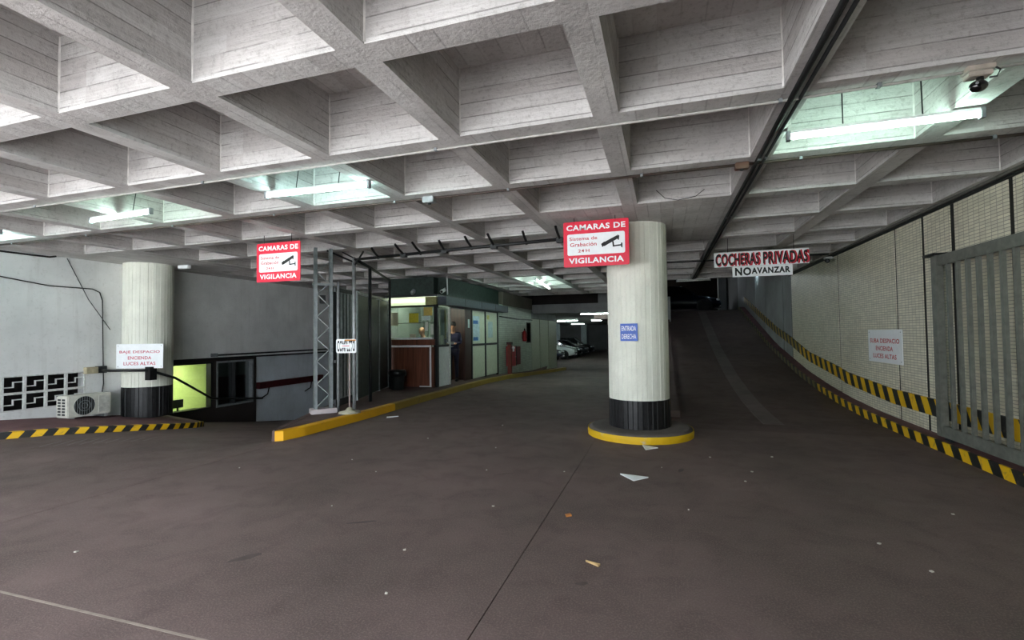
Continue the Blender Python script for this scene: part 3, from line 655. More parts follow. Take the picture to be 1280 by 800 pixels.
run('conduit', 'grey conduit beside the thick dark one on the rib right of the middle column', [(.92, -1, 3.085), (.92, 15.2, 3.085)], .013, M_DK, clips=7)
run('conduit', 'thin dark conduit along the cross rib behind the middle column', [(-.9, 11.4, 3.085), (3.3, 11.4, 3.085)], .014, M_BLACK, clips=3)
jb = thing('junction_box', 'small metal junction box at a rib crossing right of the second lit tube', 'box', (-2.55, C0, 3.06)); MB().box(-2.62, -2.48, C0-.05, C0+.05, 3.03, 3.1).build('box_body', M_GALV, jb, bevel=.006); MB().tube([(-2.55,C0,3.03),(-2.55,C0,3.015)], .02).build('knockout', M_DK, jb)
jb = thing('junction_box', 'small brown junction box where the dark conduits cross', 'box', (.75, C0, 3.06)); MB().box(.68, .8, C0-.04, C0+.04, 3.04, 3.1).build('box_body', plain('brown_box', (96, 72, 58), .6), jb, bevel=.006); MB().tube([(.74,C0,3.04),(.74,C0,3.03)], .018).build('knockout', M_DK, jb)
eb = thing('exit_light', 'small white box fixed to the ceiling right of the left column', 'lamp', (-9.95, 7.75, 3.0)); MB().box(-10.1, -9.8, 7.72, 7.8, 3.02, 3.1).build('housing', M_WHITE, eb, bevel=.008); MB().box(-10.08, -9.82, 7.715, 7.72, 3.03, 3.08).build('lens', M_SIGNW, eb)
cab = thing('loose_cable', 'thin black cable sagging below a coffer left of the dark conduit rib', 'cable', (.3, 6.05, 3.2))
MB().tube([(-.05, 6.06, 3.24), (.05, 6.05, 3.13), (.2, 6.04, 3.09), (.4, 6.05, 3.12), (.5, 6.07, 3.2)], .004, 6).build('cable', M_BLACK, cab)
# wires on the left wall
wa = thing('wall_cable', 'black cable running level then down the left plaster wall', 'cable', (-10.98, 5.2, 2.5))
MB().tube([(-10.97, 4.3, 2.72), (-10.97, 5.2, 2.62), (-10.97, 5.9, 2.52), (-10.97, 6.62, 2.52), (-10.97, 6.75, 2.46), (-10.97, 6.8, 2.3), (-10.97, 6.82, 1.4), (-10.97, 6.84, .6), (-10.97, 6.8, .3), (-10.97, 6.95, .12)], .011, 6).build('cable', M_BLACK, wa)
wa2 = thing('wall_cable', 'thin slack wire slanting down from the ceiling on the left plaster wall', 'cable', (-10.97, 6.2, 3.05))
MB().tube([(-10.97, 6.18, 3.08), (-10.965, 6.55, 2.3), (-10.965, 6.95, 1.7)], .007, 6).build('cable', M_DK, wa2)
wa3 = thing('wall_cable', 'thick dark cable along the top edge of the left plaster wall', 'cable', (-10.97, 4, 3.05))
MB().tube([(-10.965, 3, 3.06), (-10.965, 5.9, 3.06), (-10.965, 6.0, 3.09)], .018, 6).build('cable', M_BLACK, wa3)

# ------------------------------------------------------------------ signs
def cctv_pictogram(FM, parent, s):
    m = MB(FM)
    def poly(pts): m.add([(x*s, y*s, .006) for x, y in pts], [tuple(range(len(pts)))])
    poly([(-.5,-.06),(.34,.34),(.40,.16),(-.38,-.24)]); poly([(-.36,.04),(-.56,-.10),(-.50,-.28),(-.40,-.22)]); poly([(.36,.38),(.46,.30),(.43,.06),(.36,.10)])
    poly([(.06,-.02),(.14,.02),(.17,-.22),(.08,-.22)]); poly([(.08,-.22),(.56,-.18),(.56,-.26),(.08,-.30)]); poly([(.54,-.10),(.62,-.10),(.62,-.38),(.54,-.34)])
    return m.build('camera_pictogram', M_TXTK, parent, fix=False)
def rrect(m, w, h, r, z0, z1):
    pts = []
    for cx, cy, a0 in ((w/2-r, h/2-r, 0), (-w/2+r, h/2-r, 90), (-w/2+r, -h/2+r, 180), (w/2-r, -h/2+r, 270)):
        for k in range(5): a = math.radians(a0+22.5*k); pts.append((cx+r*math.cos(a), cy+r*math.sin(a)))
    n = len(pts); m.add([(p[0],p[1],z0) for p in pts]+[(p[0],p[1],z1) for p in pts], [tuple(range(n-1,-1,-1)), tuple(range(n,2*n))]+[(i,(i+1)%n,n+(i+1)%n,n+i) for i in range(n)]); return m
def camera_sign(label, cx, cy, cz, w, h, yaw=0.0, mat_txt=M_TXTR):
    t = thing('warning_sign', label, 'sign', (cx, cy, cz-h/2)); FM = face_M(cx, cy, cz, yaw)
    rrect(MB(FM), w, h, .02, -.008, .0).build('plate', M_SIGNR, t, fix=False); rrect(MB(FM @ Matrix.Translation((0,-.01*h,0))), w*.88, h*.47, .025, .0005, .002).build('white_field', M_SIGNW, t, fix=False)
    T = lambda x, y: FM @ Matrix.Translation((x*w, y*h, 0))
    text_part('lettering', 'CAMARAS DE', T(0, .365), w*.90, h*.125, M_SIGNW, t, .032); text_part('lettering', 'VIGILANCIA', T(0, -.365), w*.84, h*.125, M_SIGNW, t, .032)
    text_part('small_lettering', 'Sistema de', T(-.19, .12), w*.43, h*.075, mat_txt, t, .014, .004); text_part('small_lettering', 'Grabación', T(-.19, -.01), w*.41, h*.085, mat_txt, t, .014, .004); text_part('small_lettering', '2', T(-.25, -.15), w*.045, h*.065, mat_txt, t, .014, .004); text_part('small_lettering', '4', T(-.2, -.15), w*.045, h*.065, mat_txt, t, .014, .004); text_part('small_lettering', 'H', T(-.125, -.15), w*.055, h*.065, mat_txt, t, .014, .004)
    cctv_pictogram(T(.235, 0.01), t, w*.27)
    for sx in (-.33, .3):
        p = FM @ Vector((sx*w, h/2, -.004)); MB().tube([p-Vector((0,0,.03)), p+Vector((0,0,3.1-p.z))], .005, 6).build('hanger_wire', M_BLACK, t)
    return t
camera_sign('red and white camera-warning sign hanging in front of the middle column', -.86, 6.55, 2.735, .89, .63)
camera_sign('red and white camera-warning sign hanging left of the lattice post', -5.68, 5.95, 2.67, .84, .61)
# hanging board over the up ramp
t = thing('hanging_sign', 'wide hanging board over the up ramp with red and black capitals', 'sign', (1.58, 8.9, 2.6)); FM = face_M(1.58, 8.9, 2.735, 0)
MB(FM).box(-.72, .72, -.125, .125, -.01, 0).build('board', M_SIGNW, t)
for k, (wd, xx, wid) in enumerate((('COCHERAS', -.355, .68), ('PRIVADAS', .375, .66))):
    text_part('red_lettering', wd, FM @ Matrix.Translation((xx+.012, -.006, 0)), wid+.02, .225, M_TXTR, t, .06, .002); text_part('lettering', wd, FM @ Matrix.Translation((xx-.006, 0, 0)), wid, .195, M_TXTK, t, .025, .005)
for xx in (-.5, .5): MB().tube([(1.58+xx, 8.905, 2.85), (1.58+xx, 8.905, 3.1)], .005, 6).build('hanger_wire', M_BLACK, t)
t = thing('hanging_sign', 'small white board with black capitals under the red hanging board', 'sign', (1.6, 8.9, 2.43)); FM = face_M(1.6, 8.9, 2.52, 0)
MB(FM).box(-.455, .455, -.09, .085, -.01, 0).build('board', M_SIGNW, t); text_part('lettering', 'NO', FM @ Matrix.Translation((-.29, 0, 0)), .25, .14, M_TXTK, t, .04); text_part('lettering', 'AVANZAR', FM @ Matrix.Translation((.13, .005, 0)), .58, .105, M_TXTK, t, .04)
for xx in (-.35, .35): MB().tube([(1.6+xx, 8.905, 2.6), (1.6+xx, 8.905, 2.62)], .004, 6).build('hanger_wire', M_BLACK, t)
def three_line(label, FM, w, h, lines, mat, base):
    t = thing('instruction_sign', label, 'sign', base); rrect(MB(FM), w, h, .012, -.008, 0).build('plate', M_SIGNW, t, fix=False)
    for (s_, ww, yy) in lines: text_part('lettering', s_, FM @ Matrix.Translation((0, yy*h, 0)), ww*w, h*.135, mat, t, .018)
    for sx in (-.46, .46):
        for sy in (-.42, .42): MB(FM).tube([(sx*w, sy*h, -.002), (sx*w, sy*h, .004)], .008, 6).build('screw', M_GREYM, t)
    return t
L3 = lambda a: [(a, .86, .16), ('ENCIENDA', .5, -.07), ('LUCES ALTAS', .68, -.3)]
three_line('white sign with red lettering on the tiled right wall', face_M(3.41, 9.23, 1.235, -PI/2), 1.25, .54, L3('SUBA DESPACIO'), M_TXTR, (3.41, 9.23, .97))
three_line('white sign with faded red lettering on the left column', face_M(-10.22, 7.03, 1.15, YAW), .96, .5, L3('BAJE DESPACIO'), M_TXTP, (-10.22, 7.03, .9))

# ------------------------------------------------------------------ barrier / handrail on the left column
t = thing('handrail', 'black pipe rail from the left wall round the column and down the ramp', 'handrail', (-10.2, 7.0, .8))
MB().tube([(-10.96, 6.75, .88), (-10.6, 6.72, .87), (-10.0, 7.05, .86)], .026, 8).build('rail', M_BLACK, t, True)
MB().tube([(-10.0, 7.14, .83), (-10.02, 7.62, .66), (-10.3, 8.75, .06), (-10.75, 10.7, -.2)], .026, 8).build('sloping_rail', M_BLACK, t, True)
MB().box(-10.08, -9.94, 7.04, 7.18, .66, .93).build('bracket', M_BLACK, t); MB().box(-11.0, -10.9, 6.7, 6.86, .82, .96).build('wall_bracket', M_DK, t); MB().box(-11.02, -10.9, 6.5, 6.7, .82, .95).build('latch_box', plain('cream_box', (178, 168, 140), .6), t)
# air conditioner
t = thing('air_conditioner', 'white outdoor air-conditioning unit on the walk beside the left column', 'air conditioner', (-10.78, 6.38, -.0))
A0, A1, ax, az0, az1 = 6.02, 6.76, -10.6, .035, .44
MB().box(-10.93, ax, A0, A1, az0, az1).build('casing', plain('ac_cream', (214, 212, 202), .5, var=.06), t, bevel=.012)
yc, zc, R_ = 6.29, .24, .178
m = MB(); m.lathe([(R_+.012, 0), (R_+.012, .008), (R_, .008), (R_, .0)], 32, (ax, yc, zc), 'X', cap=False); m.build('fan_ring', plain('ac_cream', (214, 212, 202), .5), t)
MB().lathe([(R_, .001), (.001, .002)], 32, (ax, yc, zc), 'X', cap=False).build('fan_opening', M_BLACK, t)
m = MB()
for k in range(9):
    a = -R_+R_*2*(k+.5)/9; hh = math.sqrt(max(0, R_*R_-a*a)); m.tube([(ax+.006, yc+a, zc-hh), (ax+.006, yc+a, zc+hh)], .004, 5)
for q in (.05, .1): m.tube([(ax+.008, yc+q*math.cos(2*PI*k/20), zc+q*math.sin(2*PI*k/20)) for k in range(21)], .004, 5)
m.build('fan_grille', M_GREYM, t)
MB().box(ax, ax+.008, 6.53, 6.73, .08, .40).build('service_panel', plain('ac_panel', (200, 200, 192), .5), t)
for i in range(2):
    for k in range(6): MB().box(-10.88+.12*i, -10.80+.12*i, A0-.004, A0+.01, .08+.055*k, .115+.055*k).build('side_vent', M_DK, t)
for yy in (6.1, 6.66): MB().box(-10.92, -10.6, yy-.03, yy+.03, -.02, .036).build('foot', M_GALV, t)

# ------------------------------------------------------------------ sliding gate along the right wall
t = thing('sliding_gate', 'grey barred steel gate slid back along the tiled right wall', 'gate', (3.3, 5.2, .16))
gx0, gx1, gz0, gz1, ge = 3.27, 3.33, .165, 2.42, 7.4
MB().box(gx0-.01, gx1+.01, ge-.12, ge, gz0, gz1).build('end_post', M_GATE, t, bevel=.006); MB().box(gx0, gx1, 3.0, ge-.12, gz1-.13, gz1).build('top_rail', M_GATE, t, bevel=.006); MB().box(gx0, gx1, 3.0, ge-.12, gz0, gz0+.14).build('bottom_rail', M_GATE, t, bevel=.006)
MB().box(gx0-.05, gx1+.05, ge-.16, ge+.1, gz1+.001, gz1+.03).build('roller_bracket', M_BLACK, t)
bar0 = None; k = 0; y = 7.09
while y > 3.05:
    if bar0 is None: bar0 = o = MB().box(gx0+.012, gx1-.012, y-.022, y+.022, gz0+.14, gz1-.13).build('bar', M_GATE, t)
    else: o = bar0.copy(); C.objects.link(o); o.location = (0, y-7.09, 0)
    y -= .195
for yy in (7.2, 3.3): MB().lathe([(.06,-.02),(.06,.02)], 18, (3.3, yy, .165-.025+.0), 'X').build('wheel', M_DK, t)

# ------------------------------------------------------------------ lattice post, fence and frame beside the booth
t = thing('lattice_post', 'grey steel lattice post at the near end of the island', 'post', (-5.8, 7.2, .14))
PB = thing('post_footing', 'chipped white concrete footing under the lattice post', 'footing', (-5.8, 7.15, .14))
LF = frame(-5.965, 7.08, 0, math.atan2(.26, .24))
MB(LF).box(-.06, .38, -.14, .14, .13, .219).build('footing_block', kerb_paint('footing_paint', (196, 184, 186), (120, 104, 98), .7), PB, bevel=.01)
for x0_ in (0.0, .26): 
    m = MB(LF); m.box(x0_, x0_+.012, -.06, .06, .22, 3.1); m.box(x0_, x0_+.055, -.06, -.048, .22, 3.1); m.box(x0_, x0_+.055, .048, .06, .22, 3.1); m.build('channel', M_GREYM, t)
zz = .26; k = 0
while zz < 2.75:
    a, b_ = (.05, .255) if k % 2 == 0 else (.255, .05); MB(LF).tube([(a, -.055, zz), (b_, -.055, zz+.2)], .009, 6).build('lattice_rod', M_GALV, t); zz += .2; k += 1
MB(LF).box(-.02, .34, -.07, .07, 2.42, 2.46).build('tie_plate', M_GREYM, t); MB(LF).box(.1, .2, -.03, .03, 2.1, 2.25).build('lock_box', M_BLACK, t)
MB(LF).tube([(.42, 0, .14), (.42, 0, 2.5)], .024, 10).build('side_pipe', M_GALV, t, True)
# gate leaf with upright bars
def leaf_line(a, b_): d = Vector((b_[0]-a[0], b_[1]-a[1])); return frame(a[0], a[1], 0, math.atan2(d.y, d.x)), d.length
F1, L1 = leaf_line((-5.97, 7.66), (-6.2, 8.6))
t = thing('barred_gate_leaf', 'grey gate leaf of upright steel strips behind the lattice post', 'gate', (-6.0, 8.1, .16))
MB(F1).box(0, L1, -.02, .02, .16, .30).build('bottom_rail', M_DK, t); MB(F1).box(0, L1, -.02, .02, 2.36, 2.44).build('top_rail', M_DK, t); MB(F1).box(0, L1, -.02, .02, 1.0, 1.05).build('middle_rail', M_DK, t)
nb_ = 6
for k in range(nb_):
    x = L1*(k+.5)/nb_; MB(F1).box(x-.04, x+.04, -.035, -.021, .3, 2.36).build('upright_strip', M_GALV, t)
MB(F1).box(0, L1, .03, .034, .3, 2.36).build('backing_sheet', plain('backing_dark', (52, 54, 56), .6), t)
F2, L2 = leaf_line((-6.24, 8.72), (-7.02, 11.15))
t = thing('panel_fence', 'dark sheet-metal fence panels running back to the booth counter', 'fence', (-6.6, 10, .14))
for k in range(3): MB(F2).box(L2*k/3+.02, L2*(k+1)/3-.02, -.012, .012, .16, 2.40).build('panel', plain('dark_sheet', (70, 74, 72), .5, .2), t)
for k in range(4): MB(F2).box(L2*k/3-.03, L2*k/3+.03, -.03, .03, .14, 2.46).build('post', M_GREYM, t)
MB(F2).box(0, L2, -.03, .03, 2.42, 2.47).build('top_rail', M_GALV, t)
# overhead frame: three poles and a rail with hooks
t = thing('overhead_rail_frame', 'dark overhead pipe rail with upright hooks on poles beside the booth', 'rail frame', (-5.55, 7.68, .14))
POLES = [(-5.55, 7.68, 2.97), (-5.88, 8.68, 2.95), (-6.8, 10.92, 2.95)]
for p in POLES: MB().tube([(p[0], p[1], .137), (p[0], p[1], p[2])], .034, 10).build('pole', M_GALV if p[1] < 8 else M_DK, t, True)
MB().tube([POLES[0], POLES[1], POLES[2]], .03, 8).build('rear_rail', M_BLACK, t, True)
MB().tube([(-5.55, 7.68, 2.95), (-3.0, 7.35, 2.95), (-.82, 7.1, 2.95)], .028, 8).build('front_rail', M_BLACK, t, True)
for k, f in enumerate((.122, .243, .319, .423, .535, .622, .743, .859)):
    x = -5.55+4.73*f; y = 7.68-.58*f; hy = .30 if k % 3 else .22
    MB().tube([(x, y, 2.92), (x, y-.02, 2.96), (x, y-hy*.6, 3.02), (x, y-hy, 3.085)], .02, 8).build('hook', M_BLACK, t)
    if k % 2: MB().box(x-.05, x+.05, y-.04, y+.04, 2.90, 2.98).build('clamp', M_BLACK, t)
MB().tube([(-5.9, 7.35, 3.09), (-5.55, 7.68, 2.9)], .018, 6).build('brace', M_BLACK, t); MB().tube([(-5.3, 7.62, 3.08), (-5.55, 7.68, 2.82)], .018, 6).build('brace', M_BLACK, t); MB().tube([(-5.75, 7.6, 3.09), (-5.5, 7.7, 2.95)], .014, 6).build('brace', M_BLACK, t)
# stand sign
t = thing('stand_sign', 'white letter sign on a thin pole with round base at the island edge', 'sign', (-5.36, 7.28, .137))
MB().lathe([(.19, .137), (.185, .16), (.08, .185), (.04, .23), (.02, .24)], 24, (-5.36, 7.28, 0)).build('base', plain('pale_base', (176, 170, 150), .6), t, True); MB().tube([(-5.36,7.28,.2),(-5.36,7.28,1.36)], .016, 8).build('pole', plain('pink_pole', (186, 170, 166), .5, .2), t, True)
FM = face_M(-5.40, 7.24, 1.33, YAW)
rrect(MB(FM), .36, .25, .03, -.012, 0).build('board', M_SIGNW, t, fix=False); rrect(MB(FM @ Matrix.Translation((.07,.1,0))), .2, .03, .01, .0005, .001).build('tape', plain('orange_tape', (206, 140, 72), .6), t, fix=False)
text_part('lettering', 'COMPLETO', FM @ Matrix.Translation((0, 0, 0)), .32, .2, M_TXTK, t, .03, .003)
rrect(MB(FM @ Matrix.Translation((0,0,0))), .22, .06, .01, .004, .0045).build('paper_strip', M_SIGNW, t, fix=False)
MB(FM).add([(-.07,-.006,.006),(.06,-.006,.006),(.06,.008,.006),(-.07,.008,.006)], [(0,1,2,3)]).build('red_line', M_TXTP, t, fix=False)

# ------------------------------------------------------------------ ticket booth
BZ = .137
t = thing('ticket_booth', 'brown and white ticket booth with lit window, glass front and dark awning', 'booth', (-6.45, 13.8, BZ))
booth = t
M_INT = plaster('booth_inside', (150, 158, 150), .1); M_GREEN = plain('dark_green_fascia', (40, 54, 48), .7, var=.2); M_AWN = plain('awning_slate', (64, 70, 80), .55, var=.1)
MB().box(-7.2, -5.74, 11.40, 11.46, BZ, 1.19).build('counter_front', M_WOOD, t); MB().box(-7.2, -5.74, 11.36, 11.5, 1.245, 1.395).build('counter_band', M_WOOD, t)
MB().box(-7.22, -5.80, 11.30, 11.75, 1.40, 1.445).build('counter_top', M_WHITE, t, bevel=.006); MB().box(-7.2, -5.86, 11.385, 11.40, 1.19, 1.24).build('white_trim', M_WHITE, t); MB().box(-5.90, -5.855, 11.382, 11.40, BZ, 1.19).build('white_trim', M_WHITE, t); MB().box(-6.2, -5.9, 11.385, 11.40, BZ, BZ+.03).build('white_trim', M_WHITE, t)
for x0_, x1_ in ((-7.24, -7.14), (-5.78, -5.68)): MB().box(x0_, x1_, 11.40, 11.50, BZ if x0_ > -6 else 1.4, 2.32).build('corner_post', M_BLACK, t)
MB().box(-7.2, -5.68, 11.38, 11.48, 2.265, 2.31).build('window_head', M_BLACK, t)
g_ = MB().box(-7.14, -5.78, 11.43, 11.438, 1.445, 2.265).build('front_glass', M_GLASS, t); tag(g_, 'clear glass pane')
MB().box(-7.14, -5.78, 11.425, 11.443, 1.83, 1.845).build('glass_bar', M_DK, g_)
def notice(x0_, x1_, z0_, z1_, rgb, nm): return MB().box(x0_, x1_, 11.418, 11.424, z0_, z1_).build('notice', plain(nm, rgb, .6, var=.08, scale=40), t)
notice(-7.08, -6.86, 1.78, 2.13, (206, 204, 170), 'cream_notice'); notice(-6.52, -6.24, 1.85, 2.10, (206, 196, 60), 'yellow_notice'); notice(-6.08, -5.83, 2.03, 2.25, (204, 178, 96), 'orange_notice'); notice(-6.14, -5.9, 1.90, 2.02, (206, 222, 220), 'pale_notice')
notice(-6.04, -5.96, 1.62, 1.86, (212, 214, 208), 'slip_notice'); notice(-5.88, -5.80, 1.52, 1.80, (206, 210, 200), 'side_notice'); notice(-6.5, -6.32, 1.45, 1.54, (190, 186, 160), 'low_notice')
lb = MB().box(-7.16, -6.02, 11.40, 11.46, 2.315, 2.53).build('light_box', emit('light_box_glow', (.80, 1.0, .55), .14), t); MB().box(-7.14, -6.04, 11.385, 11.40, 2.40, 2.47).build('lit_tube_strip', emit('light_box_tube', (.9, 1.0, .7), .3), lb)
MB().box(-6.02, -5.70, 11.40, 11.46, 2.315, 2.53).build('dull_box', plain('dull_yellow_panel', (150, 146, 96), .5), t); MB().box(-7.26, -5.68, 11.38, 16.4, 2.535, 2.60).build('roof', M_BLACK, t)
MB().box(-7.3, -5.95, 11.75, 16.4, 2.6, 3.095).build('upper_fascia', M_GREEN, t); MB().box(-5.97, -5.70, 12.0, 16.4, 2.6, 3.095).build('side_fascia', M_GREEN, t)
MB().box(-5.72, -5.46, 11.5, 16.8, 2.31, 2.535).build('awning', M_AWN, t)
for yy in (12.8, 14.1, 15.4): MB().box(-5.462, -5.455, yy-.008, yy+.008, 2.31, 2.535).build('awning_seam', M_BLACK, t)
# side wall on the drive: sidelight, doorway, brown jamb, panelled wall
MB().box(-5.74, -5.70, 11.52, 12.15, BZ, 1.19).build('side_panel', M_WHITE, t); MB().box(-5.75, -5.69, 11.50, 12.2, 1.19, 1.25).build('side_rail', M_BLACK, t)
MB().box(-5.73, -5.722, 11.52, 12.15, 1.25, 2.27).build('side_glass', M_GLASS, t); MB().box(-5.745, -5.735, 11.75, 11.95, 1.5, 2.2).build('notice', plain('pale_notice', (206, 222, 220), .6), t); MB().box(-5.745, -5.735, 11.99, 12.09, 1.4, 2.2).build('notice', plain('yellow_strip', (202, 190, 110), .6), t)
d = MB().box(-5.72, -5.67, 12.16, 12.22, BZ, 2.28).build('door_edge', plain('door_edge_white', (196, 196, 192), .5), t); MB().tube([(-5.67,12.2,1.18),(-5.63,12.2,1.18),(-5.63,12.28,1.18)], .012, 6).build('door_handle', M_GALV, d)
MB().box(-5.76, -5.70, 13.30, 13.78, BZ, 2.3).build('brown_jamb', M_DKWOOD, t); MB().box(-5.699, -5.695, 13.52, 13.66, 1.72, 1.98).build('notice', plain('pale_notice', (206, 222, 220), .6), t)
MB().box(-5.76, -5.69, 12.26, 16.34, 2.27, 2.31).build('side_head', M_BLACK, t)
for y0_, y1_ in ((13.90, 14.98), (15.09, 16.22)):
    for z0_, z1_ in ((BZ+.04, 1.15), (1.22, 2.27)): MB().box(-5.745, -5.71, y0_, y1_, z0_-(.05 if z0_ < 1 else 0), z1_).build('wall_panel', plain('cream_panel', (206, 210, 188), .5, var=.05), t)
for yy in (13.80, 15.0, 16.24): MB().box(-5.76, -5.69, yy-.0, yy+.08, BZ-.06, 2.27).build('panel_frame', M_BLACK, t)
MB().box(-5.755, -5.695, 13.88, 16.24, 1.15, 1.22).build('panel_rail', M_BLACK, t)
ps = MB().box(-5.708, -5.702, 13.95, 14.5, 1.3, 2.1).build('poster', plain('poster_pale_blue', (196, 216, 226), .5), t)
for z_ in (1.32, 1.85): MB().box(-5.7015, -5.6995, 13.95, 14.36, z_, z_+.11).build('poster_band', plain('poster_blue', (40, 108, 186), .5), ps)
MB().box(-5.708, -5.702, 15.3, 15.75, 1.4, 1.95).build('poster', plain('poster_faint', (184, 204, 206), .5), t); MB().box(-5.708, -5.702, 15.2, 15.42, 2.02, 2.16).build('notice', plain('pale_yellow_notice', (214, 206, 120), .6), t)
# inside
MB().box(-7.36, -7.3, 11.4, 16.4, BZ, 2.54).build('back_wall', M_INT, t); MB().box(-7.3, -6.3, 13.55, 13.6, BZ, 2.54).build('partition', M_INT, t); MB().box(-6.3, -5.76, 13.5, 13.6, BZ, 2.54).build('inner_door', M_DKWOOD, t); MB().box(-7.3, -5.76, 16.34, 16.4, BZ-.1, 2.54).build('end_wall', M_INT, t)
for k in range(7): MB().box(-7.22+.135*k, -7.17+.135*k, 13.50, 13.545, BZ, 2.3).build('gate_reflection_bar', plain('reflection_grey', (120, 124, 116), .6), t)  # grey upright bars stand in for the gate's reflection in the booth window
tb = MB().box(-7.0, -5.95, 12.1, 12.16, 2.47, 2.53).build('inside_lamp', emit('booth_lamp', (.9, 1.0, .82), 12.0), t)
MB().box(-7.25, -7.0, 11.9, 13.2, BZ, 1.3).build('shelf_unit', plain('shelf_green', (74, 98, 82), .6), t)
cm = thing('security_camera', 'small white camera on the fascia above the booth corner', 'camera', (-5.62, 11.62, 2.66))
MB().tube([(-5.62, 11.72, 2.72), (-5.60, 11.52, 2.66)], .05, 10).build('body', M_WHITE, cm, True); MB().tube([(-5.60, 11.52, 2.66), (-5.599, 11.51, 2.657)], .035, 10).build('lens', M_BLACK, cm); MB().tube([(-5.63, 11.75, 2.73), (-5.72, 11.98, 2.8)], .014, 6).build('bracket', M_WHITE, cm)
cm = thing('security_camera', 'small pale dome camera above the lit booth window', 'camera', (-6.55, 11.7, 2.66)); MB().sphere((-6.55, 11.66, 2.68), .06, 14, 8).build('dome', plain('dome_grey', (150, 154, 150), .4), cm, True); MB().lathe([(.06,-.0),(.07,.03)], 16, (-6.55, 11.7, 2.72), 'Y').build('mount', M_GREYM, cm)
run('vertical_pipe', 'short white pipe dropping from the ceiling to the booth corner', [(-5.58, 11.82, 3.1), (-5.56, 11.8, 2.6)], .018, M_WHITE, 'pipe')
# bin
t = thing('waste_bin', 'black waste bin with a bin bag in front of the booth counter', 'bin', (-6.48, 10.75, BZ))
MB().lathe([(.15, BZ), (.19, BZ+.42), (.2, BZ+.44)], 20, (-6.48, 10.75, 0)).build('bucket', plain('bin_dark', (38, 40, 40), .6), t, True)
m = MB(); rr = random.Random(2)
rings = [[((.19+dr+rr.uniform(-.015, .015))*math.cos(2*PI*k/18)-6.48, (.19+dr+rr.uniform(-.015, .015))*math.sin(2*PI*k/18)+10.75, BZ+z) for k in range(18)] for dr, z in ((.02, .34), (.035, .42), (.02, .49), (-.04, .50), (-.08, .44))]
m.loft(rings).build('bin_bag', plain('bag_black', (18, 18, 19), .35), t, True)

# ------------------------------------------------------------------ tiled wall and panels beyond the booth
tw = struct(wall_with_holes('wall_tiled', -5.9, -5.7, 16.42, 20.9, -.6, 2.62, [(20.1, 20.72, 1.15, 2.0)], M_TILEG))
struct(MB().box(-5.95, -5.68, 16.85, 21.0, 2.60, 3.095).build('trim_lintel', plaster('lintel_brown', (126, 120, 110), .15)))
struct(MB().box(-7.4, -5.9, 16.42, 16.5, -.6, 3.095).build('wall_booth_end', M_GREYP))
w3 = struct(MB().box(-5.82, -5.81, 20.1, 20.72, 1.15, 2.0).build('window_3', M_DGLASS)); m = MB()
m.box(-5.83, -5.69, 20.06, 20.1, 1.12, 2.03); m.box(-5.83, -5.69, 20.72, 20.76, 1.12, 2.03); m.box(-5.83, -5.69, 20.1, 20.72, 1.12, 1.15); m.box(-5.83, -5.69, 20.1, 20.72, 2.0, 2.03); m.build('window_frame', M_BLACK, w3)
MB().box(-5.88, -5.84, 20.05, 20.77, 1.1, 2.05).build('blind', M_DK, w3)
run('wall_cable', 'black cable sagging along the tiled wall beyond the booth', [(-5.66, 16.4, 2.16), (-5.66, 18.5, 2.12), (-5.66, 20.9, 2.14)], .02, M_BLACK, 'cable')
wp = struct(MB().box(-5.9, -5.74, 20.9, 26.2, -1, 2.22).build('wall_panelled', plain('panel_backing', (44, 44, 40), .8)))
for a, b_ in ((20.905, 22.4), (22.45, 24.2), (24.25, 26.2)): MB().box(-5.74, -5.70, a+.02, b_-.02, zlane(b_)-.2, 2.2).build('panel', plain('cream_green_panel', (176, 182, 160), .5, var=.08), wp)
struct(MB().box(-5.9, -5.75, 20.9, 26.2, 2.22, 2.55).build('trim_panel_head', M_GREYP))
t = thing('fire_extinguisher', 'red fire extinguisher hanging on the tiled wall', 'fire extinguisher', (-5.6, 19.4, 1.2))
MB().lathe([(.0, 1.2), (.085, 1.21), (.09, 1.25), (.09, 1.55), (.07, 1.62), (.03, 1.66)], 16, (-5.59, 19.4, 0)).build('cylinder', plain('extinguisher_red', (182, 28, 36), .35), t, True); MB().lathe([(.03,1.66),(.03,1.72)], 10, (-5.59, 19.4, 0)).build('valve', M_BLACK, t); MB().tube([(-5.59,19.4,1.72),(-5.55,19.3,1.76)], .014, 6).build('lever', M_BLACK, t); MB().tube([(-5.57,19.4,1.7),(-5.52,19.32,1.6),(-5.5,19.3,1.35)], .013, 6).build('hose', M_RUB, t); MB().box(-5.695, -5.67, 19.36, 19.44, 1.3, 1.6).build('wall_hook', M_DK, t)
t = thing('hose_cabinet', 'red fire hose cabinet with open door beyond the booth', 'cabinet', (-5.55, 18.1, .25)); M_HR = plain('cabinet_red', (160, 24, 32), .4)
MB().box(-5.69, -5.47, 17.2, 17.72, .3, 1.05).build('body', M_HR, t, bevel=.006); MB().box(-5.47, -5.45, 17.73, 17.77, .3, 1.05).build('hinge_strip', M_DK, t); MB(frame(-5.46, 17.78, 0, math.radians(88))).box(0, .45, -.012, .012, .32, 1.03).build('door', plain('cabinet_dark_red', (110, 20, 26), .45), t)
MB().box(-5.469, -5.46, 17.3, 17.5, .85, .98).build('label_plate', M_SIGNW, t); MB().tube([(-5.45, 17.6, .64), (-5.45, 17.66, .64)], .015, 6).build('handle', M_GALV, t)
t = thing('red_post', 'rust red post with a dark cap in front of the hose cabinet', 'post', (-5.5, 17.0, 0))
MB().box(-5.56, -5.42, 16.92, 17.08, .03, 1.12).build('shaft', plain('rust_red', (112, 44, 34), .6), t, bevel=.01); MB().box(-5.58, -5.40, 16.9, 17.1, 1.12, 1.22).build('cap', plain('dark_cap', (60, 22, 22), .5), t)
